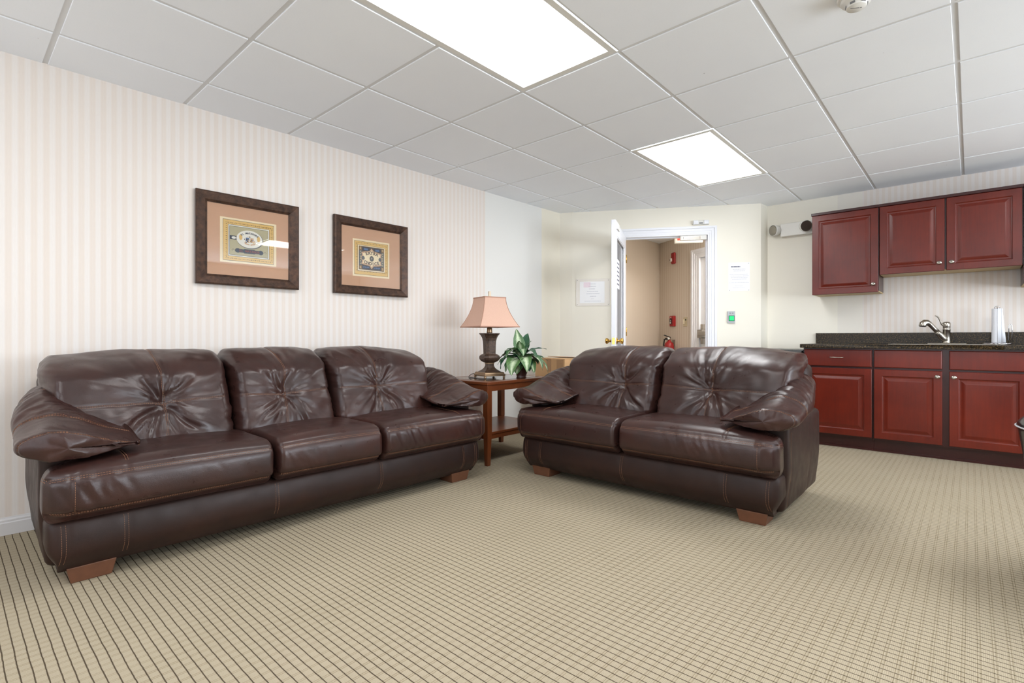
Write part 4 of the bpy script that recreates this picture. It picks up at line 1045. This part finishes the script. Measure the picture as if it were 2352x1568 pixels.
def sofa(name, label, cat, loc, rz, W_, splits, base_seams, seeds, tufts, bsplits, STEP=0.0085):
    root = thing(name, label, cat, loc, rz)
    D_ = 0.88
    # base with bulged front
    hx, hy, hz = W_/2, 0.42, 0.108
    P, F = rbox((hx, hy, hz), (0.035, 0.035, 0.03), 0.016)
    X = P.copy(); sz = P[:, 2]/hz
    fr_ = smooth(-P[:, 1], hy-0.05, hy)
    X[:, 1] -= fr_*(0.022*(1-sz**2)-0.030*smooth(-sz, 0.2, 1)); 
    e = smooth(np.abs(P[:, 0]), hx-0.03, hx); X[:, 0] -= np.sign(P[:, 0])*e*(0.04*smooth(-sz, 0.0, 1)-0.006)
    N = vnorm(X, F)
    seams = []
    D = 0.0012*fbm(P, (8, 8, 8), seeds[0], 2)
    xs_ = [-hx+0.045]+[s-W_/2 for s in base_seams]+[hx-0.045]
    for x in xs_: D += -0.0035*gauss(P[:, 0]-x, 0.008)*smooth(-N[:, 1], 0.3, 0.7)
    V = X+N*D[:, None]+np.array([W_/2, 0.025+hy, 0.055+hz])
    b = np_obj('base', V, F, M['leather_dark'], root)
    L = []
    for x in xs_: L.append([(x+W_/2, 0.0, 0.068+0.19*i/10) for i in range(11)])
    stitches('stitching', b, V, F, L, M['thread'], offs=(0.007, -0.007))
    # side panels
    for sg in (-1, 1):
        P, F = rbox((0.065, 0.375, 0.235), (0.03, 0.03, 0.03), 0.02)
        X = P.copy(); 
        o_ = np.clip(1-P[:, 1]/0.375, 0, 2)/2; X[:, 0] += 0
        tilt = smooth(-P[:, 2], 0.0, 0.235); X[:, 0] -= sg*0.02*tilt
        N = vnorm(X, F); D = 0.0015*fbm(P, (6, 6, 6), seeds[0]+sg, 2)
        for yv in (-0.30, 0.12): D += -0.0035*gauss(P[:, 1]-yv, 0.008)
        cxp = 0.045 if sg < 0 else W_-0.045
        V = X+N*D[:, None]+np.array([cxp, 0.505, 0.292])
        p = np_obj('side_panel', V, F, M['leather_dark'], root)
        stitches('stitching', p, V, F, [([(cxp+sg*0.1, 0.205, 0.07+0.40*i/20) for i in range(21)], True)], M['thread'])
    # back frame
    P, F = rbox((W_/2-0.02, 0.095, 0.36), (0.05, 0.06, 0.06), 0.03)
    X = P.copy(); X[:, 1] += 0.04*(P[:, 2]/0.36)
    V = X+np.array([W_/2, 0.80, 0.44]); np_obj('back_frame', V, F, M['leather_dark'], root)
    # cushions
    n = len(splits)-1
    for i in range(n):
        g_ = 0.004
        seat_cushion(root, splits[i]+(g_ if i else -0.018), splits[i+1]-(g_ if i < n-1 else -0.018), i == 0, i == n-1, seeds[1]+i*3.3, STEP)
    for i in range(n):
        a = bsplits[i]+(0.003 if i else 0); c = bsplits[i+1]-(0.003 if i < n-1 else 0)
        back_cushion(root, a, c, seeds[2]+i*4.7, STEP, tufts[i], -1 if i == 0 else (1 if i == n-1 else 0))
    arm(root, W_, -1, seeds[3]); arm(root, W_, 1, seeds[3]+7.7)
    # feet
    for fx, fw in ((0.055, 0.155), (W_-0.055, -0.155)):
        for y0, y1 in ((0.055, 0.20), (0.68, 0.82)):
            x0, x1 = sorted((fx, fx+fw)); f = MB()
            R = lambda i, z: [(x0+i, y0+i*0.8, z), (x1-i, y0+i*0.8, z), (x1-i, y1-i*0.3, z), (x0+i, y1-i*0.3, z)]
            f.loft([R(0.014, 0.0), R(0.0, 0.064)], smooth=False); f.build('foot', M['foot'], root, 0.003)
    return root
SOFA_STEP = 0.0085
sofa('sofa', 'long brown leather three-seat sofa along the striped left wall', 'sofa', (-2.535, 0.262, 0), PI/2-0.030, 2.165,
     [0, 0.795, 1.375, 2.165], [0.235, 0.825, 1.405, 2.02], (1.3, 2.2, 5.1, 8.4), [0.045, -0.02, -0.045], [0.03, 0.755, 1.315, 2.010], SOFA_STEP)
sofa('loveseat', 'brown leather two-seat loveseat facing the camera, in front of the doorway', 'sofa', (-2.352, 2.70, 0), 0.004, 1.645,
     [0, 0.80, 1.645], [0.165, 0.785, 1.395], (3.1, 7.2, 11.4, 15.9), [0.105, -0.05], [0.13, 0.825, 1.625], SOFA_STEP)

# ================================================================== END TABLE
tb = thing('end_table', 'square walnut-stained end table with a lower shelf between the two sofas', 'side table', (-2.955, 3.065, 0), 0.0)
tw, tdp, th_ = 0.295, 0.385, 0.625
f = MB(); f.box(-tw, tw, -tdp, tdp, th_-0.024, th_); f.build('table_top', M['table_wood'], tb, 0.005, 3)
f = MB(); f.box(-tw+0.075, tw-0.075, -tdp+0.075, tdp-0.075, th_+0.0002, th_+0.0012)
t = NT('glossy_table_inlay'); co = t.coord(); t.set(t.mix(t.noise(co, 9, 3), rgb(60, 40, 30), rgb(86, 62, 48)), 0.07, 0, 0.8); f.build('inlay', t.m, tb)
f = MB()
for s in (-1, 1):
    f.box(-tw+0.03, tw-0.03, s*(tdp-0.018)-0.009, s*(tdp-0.018)+0.009, th_-0.070, th_-0.024); f.box(s*(tw-0.018)-0.009, s*(tw-0.018)+0.009, -tdp+0.03, tdp-0.03, th_-0.070, th_-0.024)
f.build('apron', M['table_wood'], tb, 0.002)
for sx_ in (-1, 1):
    for sy_ in (-1, 1):
        cx, cy = sx_*(tw-0.030), sy_*(tdp-0.030); f = MB()
        R = lambda h, z, sh=0: [(cx-h-sx_*0, cy-h, z), (cx+h, cy-h, z), (cx+h, cy+h, z), (cx-h, cy+h, z)]
        f.loft([R(0.016, 0.0), R(0.021, 0.18), R(0.024, 0.25), R(0.024, th_-0.024)], smooth=False); f.build('leg', M['table_wood'], tb, 0.002)
f = MB(); f.box(-tw+0.035, tw-0.035, -tdp+0.035, tdp-0.035, 0.225, 0.243); f.build('shelf', M['table_wood'], tb, 0.003)
f = MB()
for s in (-1, 1):
    f.box(-tw+0.05, tw-0.05, s*(tdp-0.048)-0.008, s*(tdp-0.048)+0.008, 0.19, 0.2245); f.box(s*(tw-0.048)-0.008, s*(tw-0.048)+0.008, -tdp+0.05, tdp-0.05, 0.19, 0.2245)
f.build('shelf_rail', M['table_wood'], tb, 0.002)

# ================================================================== LAMP
t = NT('bronze_urn_finish'); co = t.coord(); n = t.noise(co, 70, 5, 0.7); v_ = t.voro(co, 150)
t.set(t.mix(t.rng(n, 0.4, 0.7), rgb(62, 47, 40), rgb(100, 76, 58)), 0.42, 0.25, 0.5); t.bump(v_, 0.3, 0.002); M['urn'] = t.m
M['aged_brass'] = plain('aged_brass', rgb(146, 120, 92), 0.3, 0.8, 0.1, 30)
t = NT('lamp_shade_fabric'); co = t.coord(); wv = t.noise(t.mapping(co, (300, 300, 40)), 1, 2)
t.set(t.mix(wv, rgb(206, 168, 148), rgb(218, 181, 162)), 0.85, 0, 0.2); t.bump(wv, 0.2, 0.001); M['shade'] = t.m
M['shade_trim'] = plain('shade_trim_braid', rgb(176, 132, 112), 0.8)
M['finial'] = plain('finial_cream', rgb(226, 208, 182), 0.5)
lp = thing('table_lamp', 'bronze urn table lamp with a peach fabric shade on the end table', 'lamp', (-2.945, 2.99, th_+0.0015), math.radians(-17))
def sq(q, prof, ch=0.0, smooth_=False):
    """square (optionally chamfered) section loft: prof (half width, z)"""
    secs = []
    for w, z in prof:
        c_ = w*ch
        if ch: secs.append([(w, -w+c_, z), (w, w-c_, z), (w-c_, w, z), (-w+c_, w, z), (-w, w-c_, z), (-w, -w+c_, z), (-w+c_, -w, z), (w-c_, -w, z)])
        else: secs.append([(w, -w, z), (w, w, z), (-w, w, z), (-w, -w, z)])
    q.loft(secs, smooth=smooth_)
for sx_ in (-1, 1):
    for sy_ in (-1, 1):
        f = MB(); f.lathe([(0.0, 0.0), (0.008, 0.001), (0.011, 0.008), (0.009, 0.016), (0.006, 0.02), (0.0, 0.02)], 14, sx_*0.086, sy_*0.086); f.build('foot', M['aged_brass'], lp)
f = MB(); sq(f, [(0.094, 0.0185), (0.096, 0.022), (0.096, 0.032), (0.090, 0.035), (0.088, 0.046), (0.082, 0.050)]); f.build('plinth', M['aged_brass'], lp, 0.0015)
f = MB(); sq(f, [(0.080, 0.049), (0.066, 0.058), (0.048, 0.070), (0.036, 0.084), (0.030, 0.100), (0.029, 0.115)], 0.25); f.build('urn_foot', M['urn'], lp)
f = MB(); sq(f, [(0.031, 0.113), (0.032, 0.118), (0.031, 0.124)], 0.25); f.build('collar', M['aged_brass'], lp)
f = MB(); sq(f, [(0.028, 0.122), (0.044, 0.128), (0.060, 0.138), (0.070, 0.152), (0.073, 0.166), (0.070, 0.180), (0.060, 0.190), (0.045, 0.196), (0.043, 0.200), (0.044, 0.235), (0.045, 0.270), (0.047, 0.300), (0.052, 0.325), (0.061, 0.345), (0.073, 0.360), (0.073, 0.365), (0.066, 0.365)], 0.40); f.build('urn', M['urn'], lp)
f = MB(); f.lathe([(0.022, 0.364), (0.024, 0.372), (0.021, 0.390), (0.022, 0.404), (0.015, 0.415), (0.011, 0.420), (0.011, 0.44), (0.0, 0.44)], 22); f.build('socket', M['aged_brass'], lp)
f = MB(); f.tube([(0, 0, 0.44), (0, 0, 0.662)], 0.003, 8); f.build('harp_rod', M['aged_brass'], lp)
SH0, SH1 = 0.415, 0.655
f = MB(); secs = []
for i in range(15):
    s = i/14; w = 0.180 + (0.098-0.180)*(1-(1-s)**1.75); secs.append((w, SH0+(SH1-SH0)*s))
ring = []
for w, z in secs:
    c_ = 0.006; ring.append([(w, -w+c_, z), (w, w-c_, z), (w-c_, w, z), (-w+c_, w, z), (-w, w-c_, z), (-w, -w+c_, z), (-w+c_, -w, z), (w-c_, -w, z)])
f.loft(ring, caps=False, smooth=False); so = f.build('shade', M['shade'], lp); m = so.modifiers.new('s', 'SOLIDIFY'); m.thickness = 0.0015
f = MB()
for w, z, z2 in ((0.1812, SH0-0.003, SH0+0.004), (0.0995, SH1-0.006, SH1+0.003)):
    for a, b_, c, d in ((-w, w, -w, -w+0.003), (-w, w, w-0.003, w), (-w, -w+0.003, -w, w), (w-0.003, w, -w, w)): f.box(a, b_, c, d, z, z2)
for k in range(4):
    a = (1 if k in (0, 1) else -1, 1 if k in (0, 3) else -1); f.tube([(a[0]*(w-0.0015), a[1]*(w-0.0015), z) for w, z in secs], 0.0022, 6)
f.build('trim', M['shade_trim'], so)
f = MB(); f.box(-0.096, 0.096, -0.0012, 0.0012, SH1-0.006, SH1-0.003); f.box(-0.0012, 0.0012, -0.096, 0.096, SH1-0.006, SH1-0.003); f.build('spider', M['aged_brass'], lp)
f = MB(); sq(f, [(0.008, 0.660), (0.0115, 0.664), (0.0115, 0.668), (0.009, 0.670), (0.0095, 0.706), (0.0085, 0.708)]); f.build('finial', M['finial'], lp, 0.001)
f = MB(); f.tube([(-0.09, -0.02, 0.018), (-0.11, -0.04, 0.022), (-0.14, -0.06, 0.03), (-0.16, -0.085, 0.024), (-0.155, -0.11, 0.008), (-0.12, -0.13, 0.0032), (-0.06, -0.135, 0.0032), (0.0, -0.12, 0.0032), (0.08, -0.105, 0.0032), (0.10, -0.06, 0.0034), (0.09, 0.01, 0.004)], 0.0028, 8); f.build('cord', M['dark_plastic'], lp)

# ================================================================== PLANT
pt = thing('potted_plant', 'leafy green and white artificial plant in a dark brown pot beside the lamp', 'plant', (-2.752, 3.165, th_+0.0015))
f = MB(); f.lathe([(0.0, 0.0), (0.040, 0.0), (0.043, 0.004), (0.038, 0.010), (0.044, 0.030), (0.056, 0.065), (0.066, 0.100), (0.070, 0.125), (0.066, 0.128), (0.062, 0.118), (0.0, 0.112)], 36)
f.build('pot', plain('brown_glazed_pot', rgb(72, 44, 38), 0.3), pt)
t = NT('plant_leaf'); gen = t.node('ShaderNodeUVMap'); gen.uv_map = 'leaf'; U, V_, _ = t.xyz(gen.outputs[0])
mid = t.math('ABSOLUTE', t.math('SUBTRACT', V_, 0.5)); oi = t.node('ShaderNodeObjectInfo').outputs['Random']
vein = t.math('SINE', t.math('MULTIPLY', t.math('SUBTRACT', U, t.math('MULTIPLY', mid, 0.55)), 60))
base = t.mix(oi, rgb(36, 84, 60), rgb(96, 132, 78))
col = t.mix(t.rng(vein, 0.3, 1.0, 0, 0.25), base, rgb(28, 70, 52))
nz = t.noise(t.coord(), 40, 3)
cream = t.math('MULTIPLY', t.rng(t.math('ADD', mid, t.math('MULTIPLY', t.math('SUBTRACT', nz, 0.5), 0.25)), 0.26, 0.04), t.rng(oi, 0.30, 0.55), clamp=True)
col = t.mix(cream, col, rgb(206, 222, 186))
t.set(col, 0.38, 0, 0.5); t.bump(vein, 0.25, 0.002); t.b.inputs['Subsurface Weight'].default_value = 0.0; M['leaf'] = t.m
t = NT('plant_stem'); t.set(rgb(120, 150, 84), 0.5); M['stem'] = t.m
def leaf_(az, el0, droop, L, wd, base, cup=0.25, twist=0.0):
    NL, NW = 16, 6; pts = []
    p = Vector(base); el = el0; ds = L/NL; spine = []
    for i in range(NL+1):
        s = i/NL; spine.append((p.copy(), el)); el = el0 - droop*s**0.9 if True else el
        p = p + Vector((math.cos(az)*math.cos(el), math.sin(az)*math.cos(el), math.sin(el)))*ds
    vs = []; uv = []
    side = Vector((-math.sin(az), math.cos(az), 0))
    for i, (q, e_) in enumerate(spine):
        s = i/NL; w = wd*(math.sin(PI*min(1, s**0.72))**0.85)*(1-0.25*s) + 0.0008
        up = Vector((-math.cos(az)*math.sin(e_), -math.sin(az)*math.sin(e_), math.cos(e_)))
        tw = twist*s; sd_ = side*math.cos(tw)+up*math.sin(tw); up2 = up*math.cos(tw)-side*math.sin(tw)
        for j in range(NW+1):
            c_ = (j/NW-0.5)*2; wave = 0.003*math.sin(s*22+c_*2+az*3)*abs(c_)
            vs.append(q+sd_*(w*c_)+up2*(cup*w*c_*c_+wave)); uv.append((s, j/NW))
    fs = []
    for i in range(NL):
        for j in range(NW): a = i*(NW+1)+j; fs.append((a, a+1, a+NW+2, a+NW+1))
    me = bpy.data.meshes.new('leaf'); me.from_pydata([tuple(v) for v in vs], [], fs); me.materials.append(M['leaf'])
    ul = me.uv_layers.new(name='leaf')
    for lp_ in me.loops: ul.data[lp_.index].uv = uv[lp_.vertex_index]
    me.polygons.foreach_set('use_smooth', [True]*len(me.polygons)); o = bpy.data.objects.new('leaf', me); C.objects.link(o); o.parent = pt
    return o
stems = MB()
cam_az = math.atan2(-3.135, 2.775)            # direction from the plant towards the viewer
# hand-placed leaves (azimuth relative to the viewer, + = to the right), then a fill
LV = [(-0.45, 0.55, 2.25, 0.200, 0.062, 0.150), (0.25, 0.75, 2.5, 0.190, 0.050, 0.155), (0.95, 0.70, 2.2, 0.205, 0.056, 0.165), (-1.15, 0.75, 2.3, 0.185, 0.046, 0.160),
      (-1.45, 0.55, 1.5, 0.160, 0.040, 0.160), (-0.75, 1.15, 2.3, 0.160, 0.042, 0.185), (0.10, 1.25, 2.5, 0.150, 0.042, 0.195), (0.75, 1.10, 2.3, 0.155, 0.042, 0.190),
      (2.7, 1.35, 0.45, 0.170, 0.046, 0.190), (-2.7, 1.45, 0.25, 0.180, 0.048, 0.195), (1.75, 0.85, 1.0, 0.165, 0.036, 0.185), (1.35, 0.45, 1.9, 0.225, 0.034, 0.170),
      (1.65, 0.45, 1.1, 0.170, 0.026, 0.175), (-1.9, 0.75, 1.6, 0.160, 0.040, 0.170), (-0.10, 0.40, 1.4, 0.120, 0.036, 0.150), (-0.85, 0.35, 1.7, 0.160, 0.052, 0.150),
      (0.65, 0.25, 1.6, 0.160, 0.050, 0.150), (3.1, 0.8, 1.6, 0.165, 0.044, 0.170), (-2.3, 1.0, 1.8, 0.165, 0.042, 0.170), (2.3, 0.6, 1.8, 0.170, 0.044, 0.170), (-0.2, 1.45, 0.9, 0.110, 0.034, 0.200), (1.3, 1.3, 0.4, 0.09, 0.014, 0.21), (-1.0, 1.2, 1.8, 0.13, 0.036, 0.19),
      (-0.35, -0.35, 0.90, 0.118, 0.048, 0.142), (0.45, 0.3, 1.7, 0.140, 0.046, 0.150), (-1.6, 0.2, 1.2, 0.120, 0.040, 0.150), (-0.5, 1.0, 1.4, 0.100, 0.038, 0.180)]
for (ra, e0, dr, L, wd, bz) in LV:
    az = cam_az+ra; b0 = Vector((math.cos(az)*0.025, math.sin(az)*0.025, bz))
    stems.tube([Vector((math.cos(az)*0.008, math.sin(az)*0.008, 0.11)), Vector((math.cos(az)*0.014, math.sin(az)*0.014, (0.11+bz)/2)), b0], 0.0022, 6)
    leaf_(az, e0-0.1, dr, L*1.22, wd*1.2, b0, 0.22, 0.25*math.sin(ra*5))
az = cam_az-1.5
stems.tube([(0, 0, 0.16), (math.cos(az)*0.04, math.sin(az)*0.04, 0.20), (math.cos(az)*0.065, math.sin(az)*0.065, 0.22), (math.cos(az)*0.075, math.sin(az)*0.075, 0.235)], [0.002, 0.0016, 0.0014, 0.001], 6)
stems.build('stem', M['stem'], pt)

# ================================================================== CARDBOARD BOX
bx_ = thing('cardboard_box', 'tall brown cardboard box on the floor between the end table and the loveseat', 'box', (-3.03, 4.10, 0), 0.0)
f = MB(); f.box(-0.18, 0.18, -0.2, 0.2, 0.0, 0.752); f.build('box_body', M['cardboard'], bx_, 0.003)
f = MB(); f.box(-0.179, 0.179, -0.199, -0.005, 0.7525, 0.756); f.box(-0.179, 0.179, 0.0, 0.199, 0.7525, 0.757, Matrix.Translation((0, 0.199, 0.7525)) @ Matrix.Rotation(-0.06, 4, 'X') @ Matrix.Translation((0, -0.199, -0.7525))); f.build('flap', M['cardboard'], bx_, 0.001)
f = MB(); f.box(-0.035, 0.02, -0.2012, -0.2001, 0.63, 0.752); f.box(0.085, 0.165, -0.2012, -0.2001, 0.52, 0.748); f.build('torn_tape', M['cardboard_tape'], bx_)
f = MB(); f.box(0.1801, 0.1812, -0.02, 0.03, 0.70, 0.752); f.build('tape', M['cardboard_tape'], bx_)

# ================================================================== BLACK TUB CHAIR AT THE RIGHT EDGE
ch = thing('tub_chair', 'glossy black vinyl chair, only its edge showing at the right of the photo', 'chair', (0.497, 2.80, 0), 0.35)
f = MB(); n = 56
def sqr(w, z, p=3.2):
    out = []
    for i in range(n):
        a = 2*PI*i/n; c_, s_ = math.cos(a), math.sin(a); out.append((w*math.copysign(abs(c_)**(2/p), c_), w*math.copysign(abs(s_)**(2/p), s_), z))
    return out
f.loft([sqr(0.27, 0.06), sqr(0.285, 0.09), sqr(0.30, 0.30), sqr(0.318, 0.50), sqr(0.330, 0.585), sqr(0.335, 0.602), sqr(0.330, 0.620), sqr(0.300, 0.655), sqr(0.262, 0.665), sqr(0.245, 0.64), sqr(0.24, 0.44), sqr(0.1, 0.43)]); f.build('shell', M['black_vinyl'], ch)
f = MB(); f.loft([sqr(0.2, 0.445), sqr(0.236, 0.46), sqr(0.240, 0.53), sqr(0.225, 0.565), sqr(0.15, 0.58)]); f.build('seat', M['black_vinyl'], ch)
f = MB(); secs = []
for k in range(25):
    a_ = -0.95+1.9*k/24; e_ = math.sqrt(max(0.02, 1-(abs(a_)/0.97)**6)); ring_ = []
    for q in range(16):
        t_ = 2*PI*q/16; rr_ = 0.285+0.045*math.cos(t_)*e_; ring_.append((rr_*math.cos(a_), rr_*math.sin(a_), 0.735+0.125*math.copysign(abs(math.sin(t_))**0.7, math.sin(t_))*e_))
    secs.append(ring_)
f.loft(secs); f.build('backrest', M['black_vinyl'], ch)
f = MB(); f.tube([Vector(p)*1.0 for p in sqr(0.3365, 0.602)]+[Vector(sqr(0.3365, 0.602)[0])], 0.003, 8); f.build('rim_highlight', plain('pale_rim_highlight', rgb(200, 200, 205), 0.3), ch)  # pale strip in place of the highlight along the glossy vinyl rim
for a in range(4):
    f = MB(); f.lathe([(0, 0), (0.016, 0), (0.02, 0.06), (0, 0.06)], 14, 0.2*math.cos(a*PI/2+PI/4), 0.2*math.sin(a*PI/2+PI/4)); f.build('leg', M['dark_plastic'], ch)

# unseen fill light added under the vestibule ceiling to brighten it
area('vestibule_fill_light', (-1.9, 5.95, CZ-0.05), (0, 0, 0), 0.4, 0.4, 27, (1.0, 0.94, 0.86))
